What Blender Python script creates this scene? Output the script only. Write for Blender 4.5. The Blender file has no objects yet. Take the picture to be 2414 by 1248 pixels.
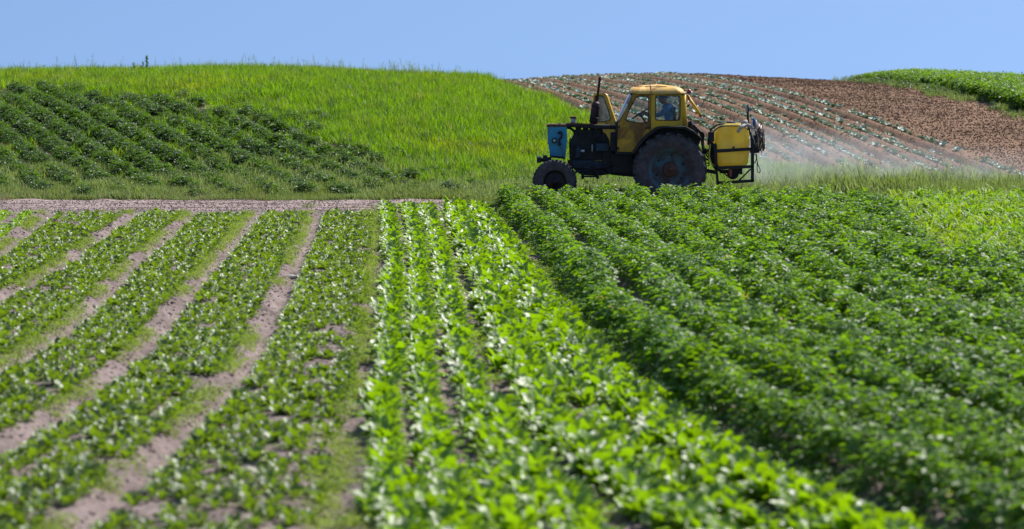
import bpy, bmesh, math, random
import numpy as np
from mathutils import Vector, Matrix, Euler
from mathutils.geometry import tessellate_polygon
random.seed(7); rng = np.random.default_rng(7)
S = bpy.context.scene
COL = S.collection
R = math.radians

# ------------------------------------------------------------------ camera, sky, sun, exposure
CAMZ, F, HOR = 3.18, 6500.0, 136.0
PITCH = math.atan((624 - HOR) / F)
cd = bpy.data.cameras.new('camera'); cam = bpy.data.objects.new('camera', cd); COL.objects.link(cam)
cam.location = (0, 0, CAMZ); cam.rotation_euler = (math.pi / 2 - PITCH, 0, 0)
cd.sensor_width = 36; cd.lens = F / 2414 * 36; cd.clip_start = 0.5; cd.clip_end = 3000
cd.dof.use_dof = True; cd.dof.focus_distance = 56.0; cd.dof.aperture_fstop = cd.lens / 1000 / 0.054
S.camera = cam

SUN_EL = R(51); SUN_DIR = Vector((0.74, 0.67, 0)).normalized()          # towards the sun, on the ground plane
sv = Vector((SUN_DIR.x * math.cos(SUN_EL), SUN_DIR.y * math.cos(SUN_EL), math.sin(SUN_EL)))
sl = bpy.data.lights.new('sun', 'SUN'); so = bpy.data.objects.new('sun', sl); COL.objects.link(so)
sl.energy = 5.0; sl.angle = R(0.55); sl.color = (1.0, 0.955, 0.88)
so.rotation_euler = sv.to_track_quat('Z', 'Y').to_euler(); so.location = (40, 40, 60)

W = bpy.data.worlds.new('World'); S.world = W; W.use_nodes = True
nt = W.node_tree; nt.nodes.clear()
wo = nt.nodes.new('ShaderNodeOutputWorld'); bg = nt.nodes.new('ShaderNodeBackground'); sky = nt.nodes.new('ShaderNodeTexSky')
sky.sky_type = 'NISHITA'; sky.sun_disc = False; sky.sun_elevation = SUN_EL
sky.sun_rotation = math.atan2(SUN_DIR.x, SUN_DIR.y)
sky.air_density = 1.0; sky.dust_density = 0.25; sky.ozone_density = 2.7; sky.altitude = 200
tc = nt.nodes.new('ShaderNodeTexCoord'); sp = nt.nodes.new('ShaderNodeSeparateXYZ'); cb = nt.nodes.new('ShaderNodeCombineXYZ')
ab = nt.nodes.new('ShaderNodeMath'); ab.operation = 'ABSOLUTE'
ad = nt.nodes.new('ShaderNodeMath'); ad.operation = 'ADD'; ad.inputs[1].default_value = 0.42
nm = nt.nodes.new('ShaderNodeVectorMath'); nm.operation = 'NORMALIZE'
L = nt.links.new
L(tc.outputs['Generated'], sp.inputs[0]); L(sp.outputs[2], ab.inputs[0]); L(ab.outputs[0], ad.inputs[0])
L(sp.outputs[0], cb.inputs[0]); L(sp.outputs[1], cb.inputs[1]); L(ad.outputs[0], cb.inputs[2])
L(cb.outputs[0], nm.inputs[0]); L(nm.outputs[0], sky.inputs[0]); L(sky.outputs[0], bg.inputs[0]); L(bg.outputs[0], wo.inputs[0])
bg.inputs[1].default_value = 0.12
S.view_settings.view_transform = 'Standard'; S.view_settings.look = 'None'
S.view_settings.exposure = 0.46; S.view_settings.gamma = 1.0; S.view_settings.use_curve_mapping = False
S.render.engine = 'CYCLES'
S.cycles.max_bounces = 8; S.cycles.transparent_max_bounces = 12; S.cycles.transmission_bounces = 6
S.cycles.volume_step_rate = 1.0; S.cycles.volume_bounces = 1

# ------------------------------------------------------------------ numbers: noise, terrain, curves
def _h(ix, iy, s):
    n = (ix.astype(np.int64) * 374761393 + iy.astype(np.int64) * 668265263 + s * 982451653) & 0xFFFFFFFF
    n = ((n ^ (n >> 13)) * 1274126177) & 0xFFFFFFFF
    return ((n ^ (n >> 16)) & 0xFFFF) / 65535.0
def vn(x, y, sc, seed=0):
    x = np.asarray(x, float) / sc; y = np.asarray(y, float) / sc
    ix = np.floor(x); iy = np.floor(y); fx = x - ix; fy = y - iy
    fx = fx * fx * (3 - 2 * fx); fy = fy * fy * (3 - 2 * fy)
    a = _h(ix, iy, seed); b = _h(ix + 1, iy, seed); c = _h(ix, iy + 1, seed); d = _h(ix + 1, iy + 1, seed)
    return (a * (1 - fx) + b * fx) * (1 - fy) + (c * (1 - fx) + d * fx) * fy - 0.5
def ss(t): t = np.clip(t, 0, 1); return t * t * (3 - 2 * t)

def gcurve(pts, z=0.0):
    """trace in the photograph -> lateral position X as a function of the distance y on the level field"""
    d = np.array([(CAMZ - z) * F / (p[1] - HOR) for p in pts]); x = np.array([(p[0] - 1207) for p in pts]) * d / F
    o = np.argsort(d); d = d[o]; x = x[o]
    d0 = d[0] - 20; s = (x[1] - x[0]) / (d[1] - d[0]); s1 = (x[-1] - x[-2]) / (d[-1] - d[-2])
    d = np.concatenate([[d0], d, [d[-1] + 20]]); x = np.concatenate([[x[0] - 20 * s], x, [x[-1] + 20 * s1]])
    k = np.linspace(d[0], d[-1], 200); v = np.interp(k, d, x)
    v = np.convolve(np.pad(v, 3, mode='reflect', reflect_type='odd'), np.ones(7) / 7, 'valid')
    return lambda y, k=k, v=v: np.interp(y, k, v)

FUR = [gcurve([(-560, 1000), (-250, 760), (0, 597), (60, 552), (110, 508)]),
       gcurve([(-500, 1040), (-200, 830), (0, 705), (140, 630), (262, 545)]),
       gcurve([(-500, 1200), (-250, 1020), (0, 880), (200, 748), (300, 640), (425, 530)]),
       gcurve([(-300, 1248), (0, 1065), (200, 945), (335, 830), (470, 665), (592, 522)]),
       gcurve([(180, 1248), (335, 1115), (480, 985), (590, 850), (622, 790), (690, 640), (730, 560), (747, 508)]),
       gcurve([(775, 1248), (800, 1100), (850, 900), (872, 750), (882, 620), (890, 495)])]
ROWS = [gcurve(p, .15) for p in (
       [(925, 1248), (905, 1100), (905, 950), (915, 850), (921, 700), (925, 600), (915, 490)],
       [(1090, 1248), (1055, 1120), (1018, 1000), (998, 850), (990, 700), (988, 600), (968, 490)],
       [(1345, 1248), (1240, 1130), (1144, 1000), (1098, 850), (1062, 700), (1040, 600), (1012, 490)],
       [(1690, 1248), (1500, 1130), (1325, 990), (1235, 850), (1160, 700), (1122, 600), (1075, 490)],
       [(2060, 1248), (1790, 1130), (1540, 985), (1395, 850), (1278, 700), (1212, 600), (1138, 490)])]
POT = gcurve([(2260, 1248), (1900, 1090), (1670, 960), (1520, 850), (1385, 700), (1300, 590), (1195, 490)], .05)
MAIZE_X = [(2130, 478), (2180, 530), (2290, 575), (2414, 600), (2600, 640)]

YC = lambda x: 95 + 15 * ss((np.asarray(x, float) + 4) / 7)
_cp = np.array([(-2200, 200), (-900, 190), (0, 184), (350, 181), (600, 175), (800, 180), (1000, 190), (1150, 196), (1220, 190), (1400, 178),
                (1600, 173), (1800, 182), (2000, 192), (2150, 199), (2414, 214), (3200, 230), (4500, 240)], float)
_cx = _cp[:, 0] - 1207; _cd = np.array([float(YC(v * 100 / F)) for v in _cx]); _cx = _cx * _cd / F
_cz = CAMZ - (_cp[:, 1] - HOR) * _cd / F
_kx = np.linspace(-60, 60, 480); _kz = np.interp(_kx, _cx, _cz); _kz = np.convolve(np.pad(_kz, 6, mode='edge'), np.ones(13) / 13, 'valid')
ZC = lambda x: np.interp(x, _kx, _kz)
# boundary grass hill | brown hillside, and the bank below the far right field (X as a function of y)
_by = np.array([62.5, 64.5, 66.5, 68.5, 76, 85, 97, 110, 140]); _bx = np.array([26, 13.2, 9.4, 6.6, 3.6, 1.5, -0.7, -2.3, -5.5])
BX = lambda y: np.interp(y, _by, _bx)
_ky = np.array([60, 72, 80, 86, 94, 102, 110, 130]); _kx2 = np.array([23, 18.6, 16.9, 15.7, 14.9, 14.4, 13.9, 12.8])
KX = lambda y: np.interp(y, _ky, _kx2)
CABDIR = (12.7 - 6.3) / (68 - 110)          # lateral drift of the cabbage ridges per metre of depth
def cabu(x, y): return (np.asarray(x) - 6.3 - (np.asarray(y) - 110) * CABDIR - 0.0016 * (np.asarray(y) - 68) * (110 - np.asarray(y)))
PATHFAR = lambda x: 61.6 + 0.35 * vn(x, x * 0, 2.3, 5) + 0.35 * np.clip((-8 - np.asarray(x)) / 4, 0, 1)
FIELDFAR = lambda x: np.where(np.asarray(x) < -1.4, 57.6 + 0.5 * vn(x, x * 0, 1.7, 6), 59.35)

def base(x, y):
    x = np.asarray(x, float); y = np.asarray(y, float)
    yc = YC(x); t = (y - 62) / (yc - 62)
    zc = ZC(x)
    up = np.sin(np.pi / 2 * np.clip(t, 0, 1) ** 1.15) * zc
    o = np.clip(y - yc, 0, None)
    dn = zc - 6.5 * (1 - np.exp(-(o / 45) ** 2))
    z = np.where(t < 0, 0, np.where(t < 1, up, dn))
    k = ss((x - KX(y)) / 1.1) * ss((y - 60) / 8)
    return z + (.05 + .12 * ss((x - 13.8) / 3.5)) * k + 0.05 * vn(x, y, 7, 1) * ss((y - 61) / 6)
def H(x, y):
    x = np.asarray(x, float); y = np.asarray(y, float)
    z = base(x, y)
    infield = (y < FIELDFAR(x)).astype(float)
    w = 0
    for i, f in enumerate(FUR):
        w = w + (0.12 if i < 5 else 0.07) * np.exp(-((x - f(y)) / 0.13) ** 2) * ss((57.5 - y) / 2)
    p = POT(y); u = (x - p - 0.12) / 0.64
    rid = 0.10 * np.cos(2 * np.pi * u) * ss((x - p + 0.12) / 0.3) * ss((59.5 - y) / 1.0)
    w2 = 0.07 * np.exp(-((x - (p - .35)) / 0.2) ** 2)
    for a, b in ((0, 1), (1, 2), (2, 3), (3, 4)):
        w2 = w2 + 0.05 * np.exp(-((x - (ROWS[a](y) + ROWS[b](y)) / 2) / 0.10) ** 2)
    z = z + infield * (-w + rid - w2 * ss((59 - y) / 2) + 0.05 * vn(x, y, .17, 2) + 0.03 * vn(x, y, .5, 3))
    brown = ((x > BX(y)) & (y > 63) & (x < KX(y) + .3)).astype(float)
    cu = cabu(x, y); cab = ss((-cu) / .5)
    z = z + brown * (cab * (0.05 * np.cos(2 * np.pi * cu / 0.62) - .13 * np.exp(-((np.mod(cu + .0, 1.86) - .93) / .16) ** 2)) + 0.04 * vn(x, y, .2, 4) + 0.035 * (1 - cab) * vn(x, y, .4, 8) + .05 * (1 - cab) * vn(x, y, 2.5, 13))
    path = ((y >= FIELDFAR(x)) & (y < PATHFAR(x)) & (x < -.6)).astype(float)
    z = z + path * (0.03 * vn(x, y, .25, 9) - 0.04 * np.exp(-((y - 58.9) / .3) ** 2) - .03 * np.exp(-((y - 60.6) / .3) ** 2))
    hill = ((y >= 61) & (x < KX(y))).astype(float) * (1 - brown)
    return z + hill * 0.05 * vn(x, y, .6, 10)
def inview(x, y, m=0.0):
    return np.abs(x) < 0.1857 * y + m

# ------------------------------------------------------------------ object helpers
def tag(o, label=None, cat=None, group=None, kind=None):
    if label: o['label'] = label
    if cat: o['category'] = cat
    if group: o['group'] = group
    if kind: o['kind'] = kind
    return o
def link(name, me, mats=None, parent=None, smooth=None):
    if mats is not None:
        for m in (mats if isinstance(mats, (list, tuple)) else [mats]): me.materials.append(m)
    if smooth is not None:
        me.polygons.foreach_set('use_smooth', [smooth] * len(me.polygons))
    o = bpy.data.objects.new(name, me); COL.objects.link(o)
    if parent: o.parent = parent
    return o
def empty(name, loc=(0, 0, 0)):
    o = bpy.data.objects.new(name, None); COL.objects.link(o); o.location = loc; o.empty_display_size = .2
    return o

# ------------------------------------------------------------------ materials
def newmat(name):
    m = bpy.data.materials.new(name); m.use_nodes = True; nt = m.node_tree; nt.nodes.clear()
    out = nt.nodes.new('ShaderNodeOutputMaterial'); return m, nt, out
def N(nt, t, **kw):
    n = nt.nodes.new(t)
    for k, v in kw.items(): setattr(n, k, v)
    return n
def ramp(nt, stops, interp='LINEAR'):
    r = N(nt, 'ShaderNodeValToRGB'); cr = r.color_ramp; cr.interpolation = interp
    while len(cr.elements) < len(stops): cr.elements.new(0.5)
    for e, (p, c) in zip(cr.elements, stops): e.position = p; e.color = (c[0], c[1], c[2], 1)
    return r
def noise(nt, scale, detail=4, rough=.6, vec=None, dist=0):
    n = N(nt, 'ShaderNodeTexNoise'); n.inputs['Scale'].default_value = scale; n.inputs['Detail'].default_value = detail
    n.inputs['Roughness'].default_value = rough; n.inputs['Distortion'].default_value = dist
    if vec is not None: nt.links.new(vec, n.inputs['Vector'])
    return n
def mixc(nt, fac, a, b, mode='MIX'):
    m = N(nt, 'ShaderNodeMix', data_type='RGBA', blend_type=mode)
    for s, v in ((m.inputs[0], fac), (m.inputs[6], a), (m.inputs[7], b)):
        if hasattr(v, 'is_output'): nt.links.new(v, s)
        elif isinstance(v, (int, float)): s.default_value = v
        else: s.default_value = (v[0], v[1], v[2], 1)
    return m.outputs[2]

def leaf_mat(name, cols, trans, tfac=.4, rough=.38, spec=.5, patch=None, patchscale=.35, veins=None, coat=0.0, pr=(.40, .62), pucker=38):
    """leaf: colour by leaf (tint attribute), by plant (random), by patch of ground (position)"""
    m, nt, out = newmat(name); K = nt.links.new
    at = N(nt, 'ShaderNodeAttribute', attribute_name='tint'); oi = N(nt, 'ShaderNodeObjectInfo')
    geo = N(nt, 'ShaderNodeNewGeometry')
    a = N(nt, 'ShaderNodeMath', operation='MULTIPLY_ADD'); K(oi.outputs['Random'], a.inputs[0]); a.inputs[1].default_value = .55
    b = N(nt, 'ShaderNodeMath', operation='MULTIPLY'); K(at.outputs['Fac'], b.inputs[0]); b.inputs[1].default_value = .6; K(b.outputs[0], a.inputs[2])
    n = len(cols); rp = ramp(nt, [(i / max(n - 1, 1), c) for i, c in enumerate(cols)]); K(a.outputs[0], rp.inputs[0])
    c = rp.outputs[0]
    rt = ramp(nt, [(0, [v * .7 for v in trans]), (1, [v * 1.15 for v in trans])]); K(a.outputs[0], rt.inputs[0]); t = rt.outputs[0]
    if patch:
        pn = noise(nt, patchscale, 4, .7, geo.outputs['Position']); pq = ramp(nt, [(pr[0], (0, 0, 0)), (pr[1], (1, 1, 1))]); K(pn.outputs['Fac'], pq.inputs[0])
        c = mixc(nt, pq.outputs[0], c, patch[0]); t = mixc(nt, pq.outputs[0], t, patch[1])
    pb = N(nt, 'ShaderNodeBsdfPrincipled'); K(c, pb.inputs['Base Color']); pb.inputs['Roughness'].default_value = rough
    pb.inputs['Specular IOR Level'].default_value = spec
    if pucker:
        bn = noise(nt, pucker, 2, .5, geo.outputs['Position']); bp = N(nt, 'ShaderNodeBump'); bp.inputs['Strength'].default_value = .9; bp.inputs['Distance'].default_value = .35 / pucker
        K(bn.outputs['Fac'], bp.inputs['Height']); K(bp.outputs[0], pb.inputs['Normal'])
    if coat: pb.inputs['Coat Weight'].default_value = coat; pb.inputs['Coat Roughness'].default_value = .3
    tr = N(nt, 'ShaderNodeBsdfTranslucent'); K(t, tr.inputs['Color'])
    mx = N(nt, 'ShaderNodeMixShader'); mx.inputs[0].default_value = tfac; K(pb.outputs[0], mx.inputs[1]); K(tr.outputs[0], mx.inputs[2]); K(mx.outputs[0], out.inputs[0])
    return m
def soil_mat(name, c0, c1, c2, s1=.8, bump=.5, far=False, straw=True):
    m, nt, out = newmat(name); K = nt.links.new; geo = N(nt, 'ShaderNodeNewGeometry'); P = geo.outputs['Position']
    a = noise(nt, s1, 5, .65, P); b = noise(nt, 14, 6, .7, P); e = noise(nt, 45, 4, .7, P)
    r = ramp(nt, [(.3, c0), (.5, c1), (.72, c2)]); K(a.outputs['Fac'], r.inputs[0])
    r2 = ramp(nt, [(.30, (.30, .30, .32)), (.48, (.92, .92, .92)), (.72, (1.5, 1.48, 1.45))]); K(b.outputs['Fac'], r2.inputs[0])
    c = mixc(nt, .8, r.outputs[0], r2.outputs[0], 'MULTIPLY')
    if straw:
        v = N(nt, 'ShaderNodeTexVoronoi'); v.inputs['Scale'].default_value = 16; K(P, v.inputs['Vector'])
        vr = ramp(nt, [(.07, (1, 1, 1)), (.12, (0, 0, 0))]); K(v.outputs['Distance'], vr.inputs[0])
        c = mixc(nt, vr.outputs[0], c, [min(1, v_ * 1.5) for v_ in c2])
    pb = N(nt, 'ShaderNodeBsdfPrincipled'); K(c, pb.inputs['Base Color']); pb.inputs['Roughness'].default_value = .95
    pb.inputs['Specular IOR Level'].default_value = .15
    ad = N(nt, 'ShaderNodeMath', operation='MULTIPLY_ADD'); K(e.outputs['Fac'], ad.inputs[0]); ad.inputs[1].default_value = .4; K(b.outputs['Fac'], ad.inputs[2])
    bp = N(nt, 'ShaderNodeBump'); bp.inputs['Strength'].default_value = bump; bp.inputs['Distance'].default_value = .06
    K(ad.outputs[0], bp.inputs['Height']); K(bp.outputs[0], pb.inputs['Normal']); K(pb.outputs[0], out.inputs[0])
    return m
def paint_mat(name, col, rust=(.16, .07, .03), amt=.5, rough=.5, scale=2.2, dirt=(.12, .09, .06), metallic=0, worn=None):
    m, nt, out = newmat(name); K = nt.links.new; tc = N(nt, 'ShaderNodeTexCoord'); P = tc.outputs['Object']
    a = noise(nt, scale, 6, .65, P, .4); r = ramp(nt, [(.72 - amt * .4, (0, 0, 0)), (.78 - amt * .3, (1, 1, 1))]); K(a.outputs['Fac'], r.inputs[0])
    d = noise(nt, scale * 5, 5, .7, P); dr = ramp(nt, [(.42, (0, 0, 0)), (.8, (1, 1, 1))]); K(d.outputs['Fac'], dr.inputs[0])
    c = mixc(nt, dr.outputs[0], col, worn or [v * .55 for v in col]); c = mixc(nt, r.outputs[0], c, rust)
    g = noise(nt, scale * 1.3, 3, .6, P); gr = ramp(nt, [(.4, (0, 0, 0)), (.9, (1, 1, 1))]); K(g.outputs['Fac'], gr.inputs[0])
    c = mixc(nt, gr.outputs[0], c, dirt)
    pb = N(nt, 'ShaderNodeBsdfPrincipled'); K(c, pb.inputs['Base Color']); pb.inputs['Metallic'].default_value = metallic
    rr = N(nt, 'ShaderNodeMath', operation='MULTIPLY_ADD'); K(r.outputs[0], rr.inputs[0]); rr.inputs[1].default_value = .35; rr.inputs[2].default_value = rough
    K(rr.outputs[0], pb.inputs['Roughness'])
    bp = N(nt, 'ShaderNodeBump'); bp.inputs['Strength'].default_value = .35; bp.inputs['Distance'].default_value = .02; K(d.outputs['Fac'], bp.inputs['Height']); K(bp.outputs[0], pb.inputs['Normal'])
    K(pb.outputs[0], out.inputs[0]); return m
def plain_mat(name, col, rough=.6, metallic=0, var=.35, scale=12, spec=.4, trans=0):
    m, nt, out = newmat(name); K = nt.links.new; tc = N(nt, 'ShaderNodeTexCoord')
    a = noise(nt, scale, 5, .65, tc.outputs['Object']); r = ramp(nt, [(.3, [v * (1 - var) for v in col]), (.7, [min(1, v * (1 + var)) for v in col])]); K(a.outputs['Fac'], r.inputs[0])
    pb = N(nt, 'ShaderNodeBsdfPrincipled'); K(r.outputs[0], pb.inputs['Base Color']); pb.inputs['Roughness'].default_value = rough
    pb.inputs['Metallic'].default_value = metallic; pb.inputs['Specular IOR Level'].default_value = spec
    bp = N(nt, 'ShaderNodeBump'); bp.inputs['Strength'].default_value = .25; bp.inputs['Distance'].default_value = .01; K(a.outputs['Fac'], bp.inputs['Height']); K(bp.outputs[0], pb.inputs['Normal'])
    if trans:
        tr = N(nt, 'ShaderNodeBsdfTranslucent'); K(r.outputs[0], tr.inputs['Color']); mx = N(nt, 'ShaderNodeMixShader'); mx.inputs[0].default_value = trans
        K(pb.outputs[0], mx.inputs[1]); K(tr.outputs[0], mx.inputs[2]); K(mx.outputs[0], out.inputs[0])
    else: K(pb.outputs[0], out.inputs[0])
    return m
def glass_mat(name, tint=(.82, .9, .92), gloss=.12, dust=.045):
    m, nt, out = newmat(name); K = nt.links.new; tc = N(nt, 'ShaderNodeTexCoord')
    tr = N(nt, 'ShaderNodeBsdfTransparent'); tr.inputs[0].default_value = (*tint, 1)
    gl = N(nt, 'ShaderNodeBsdfGlossy'); gl.inputs['Roughness'].default_value = .06
    fr = N(nt, 'ShaderNodeFresnel'); fr.inputs[0].default_value = 1.5
    mx = N(nt, 'ShaderNodeMixShader'); K(fr.outputs[0], mx.inputs[0]); K(tr.outputs[0], mx.inputs[1]); K(gl.outputs[0], mx.inputs[2])
    df = N(nt, 'ShaderNodeBsdfTranslucent'); df.inputs[0].default_value = (.45, .45, .42, 1)
    n = noise(nt, 5, 5, .7, tc.outputs['Object']); r = ramp(nt, [(.35, (dust * .3,) * 3), (.75, (dust * 2,) * 3)]); K(n.outputs['Fac'], r.inputs[0])
    m2 = N(nt, 'ShaderNodeMixShader'); K(r.outputs[0], m2.inputs[0]); K(mx.outputs[0], m2.inputs[1]); K(df.outputs[0], m2.inputs[2]); K(m2.outputs[0], out.inputs[0])
    return m

M = {}
M['beet'] = leaf_mat('beet_leaf', [(.035, .07, .012), (.075, .13, .02), (.14, .20, .035)], (.26, .42, .008), .38, .42, .75, pucker=30)
M['chard'] = leaf_mat('bright_beet_leaf', [(.04, .10, .008), (.09, .18, .012), (.16, .26, .025)], (.32, .56, .003), .44, .42, .85, coat=.12)
M['potato'] = leaf_mat('potato_leaf', [(.022, .068, .004), (.055, .135, .006), (.10, .19, .012)], (.27, .50, .003), .44, .44, .5, pucker=22,
                       patch=((.07, .15, .02), (.24, .48, .012)), patchscale=.5)
M['dark'] = leaf_mat('dark_potato_leaf', [(.02, .05, .014), (.045, .09, .02), (.085, .14, .035)], (.16, .33, .006), .38, .46, .45, pucker=22)
M['cereal'] = leaf_mat('young_cereal_blade', [(.04, .11, .004), (.12, .23, .006), (.26, .34, .02)], (.30, .56, .002), .46, .5, .4,
                      patch=((.20, .25, .010), (.52, .62, .002)), patchscale=.22, pr=(.52, .72))
M['cereal_dark'] = leaf_mat('dark_green_cereal_blade', [(.02, .06, .008), (.05, .12, .012), (.10, .18, .02)], (.14, .30, .006), .35, .5, .6)  # blades of a darker green mixed among the others
M['cereal_pale'] = leaf_mat('pale_seed_blade', [(.15, .21, .03), (.27, .33, .07), (.38, .42, .13)], (.42, .52, .04), .40, .5, .5)
M['verge'] = leaf_mat('verge_grass_blade', [(.03, .08, .02), (.12, .18, .06), (.30, .34, .16)], (.32, .42, .11), .5, .5, .3,
                      patch=((.16, .20, .06), (.26, .34, .06)), patchscale=.8)
M['weed'] = leaf_mat('seedling_leaf', [(.12, .19, .03), (.19, .27, .04), (.27, .34, .06)], (.34, .48, .03), .45, .5, .3)
M['maize'] = leaf_mat('maize_leaf', [(.04, .12, .01), (.10, .21, .012), (.2, .30, .02)], (.28, .55, .004), .44, .42, .4,
                      patch=((.17, .27, .01), (.44, .62, .002)), patchscale=.6, pr=(.42, .62))
M['cabbage'] = leaf_mat('cabbage_leaf', [(.09, .15, .09), (.22, .31, .26), (.40, .50, .48)], (.16, .26, .10), .2, .55, .8)
M['dry'] = leaf_mat('dry_grass_blade', [(.25, .20, .10), (.38, .31, .17), (.48, .42, .26)], (.3, .26, .12), .3, .6, .2)
M['soil'] = soil_mat('field_soil', (.135, .105, .10), (.21, .163, .153), (.30, .238, .225))
M['path'] = soil_mat('path_soil', (.22, .165, .15), (.31, .24, .22), (.41, .32, .29), .6, .4, straw=False)
M['brown'] = soil_mat('ploughed_soil', (.135, .080, .050), (.20, .122, .076), (.275, .172, .110), .25, .4, straw=False)
M['hill'] = soil_mat('hill_soil', (.06, .06, .03), (.09, .085, .04), (.14, .12, .06), .8, .4, straw=False)
M['bank'] = soil_mat('bank_soil', (.10, .07, .045), (.16, .11, .075), (.24, .17, .12), 1.5, .8, straw=False)
M['stem'] = plain_mat('plant_stem', (.12, .2, .05), .6, trans=.2)

# ------------------------------------------------------------------ the ground
def grid_regions():
    xs = np.concatenate([np.arange(-30, -8, .16), np.arange(-8, 14, .085), np.arange(14, 34, .16)])
    ys = [9.0]
    while ys[-1] < 128: ys.append(ys[-1] + (.09 if ys[-1] < 62 else .15 if ys[-1] < 112 else .3))
    ys = np.array(ys)
    X, Y = np.meshgrid(xs, ys); Z = H(X, Y)
    nx, ny = len(xs), len(ys)
    V = np.stack([X.ravel(), Y.ravel(), Z.ravel()], 1)
    cx = (X[:-1, :-1] + X[1:, 1:]) / 2; cy = (Y[:-1, :-1] + Y[1:, 1:]) / 2
    i = (np.arange(ny - 1)[:, None] * nx + np.arange(nx - 1)[None, :])
    Q = np.stack([i, i + 1, i + 1 + nx, i + nx], -1)
    keep = np.abs(cx) < .21 * cy + 5.5
    jit = .25 * vn(cx, cy, .5, 21)
    pathm = (cy >= FIELDFAR(cx)) & (cy < PATHFAR(cx)) & (cx < -.6 + jit)
    fieldm = (cy < FIELDFAR(cx)) | ((cy < 60) & (cx >= -.6 + jit))
    fieldm &= ~pathm
    brown = (cx > BX(cy) + jit) & (cy > 63) & (cx < KX(cy) + .1 + jit)
    terr = (cx >= KX(cy) + .1 + jit) & (cy > 62)
    hill = ~(pathm | fieldm | brown | terr)
    for nme, m, mat in (('field_soil', fieldm, 'soil'), ('dirt_path', pathm, 'path'), ('ploughed_hillside', brown, 'brown'),
                        ('terrace_bank', terr, 'bank'), ('grassy_hillside', hill, 'hill')):
        q = Q[m & keep]; u, inv = np.unique(q.ravel(), return_inverse=True)
        me = bpy.data.meshes.new(nme); me.from_pydata(V[u].tolist(), [], inv.reshape(-1, 4).tolist())
        tag(link(nme, me, M[mat], smooth=True), kind='structure')
grid_regions()
xs = np.arange(-500, 501, 10.0); ys = np.arange(-60, 1001, 10.0); X, Y = np.meshgrid(xs, ys); Z = base(X, Y) - .45
nx = len(xs); i = (np.arange(len(ys) - 1)[:, None] * nx + np.arange(nx - 1)[None, :])
me = bpy.data.meshes.new('ground'); me.from_pydata(np.stack([X.ravel(), Y.ravel(), Z.ravel()], 1).tolist(), [], np.stack([i, i + 1, i + 1 + nx, i + nx], -1).reshape(-1, 4).tolist())
tag(link('ground', me, M['hill'], smooth=True), kind='structure')

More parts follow.
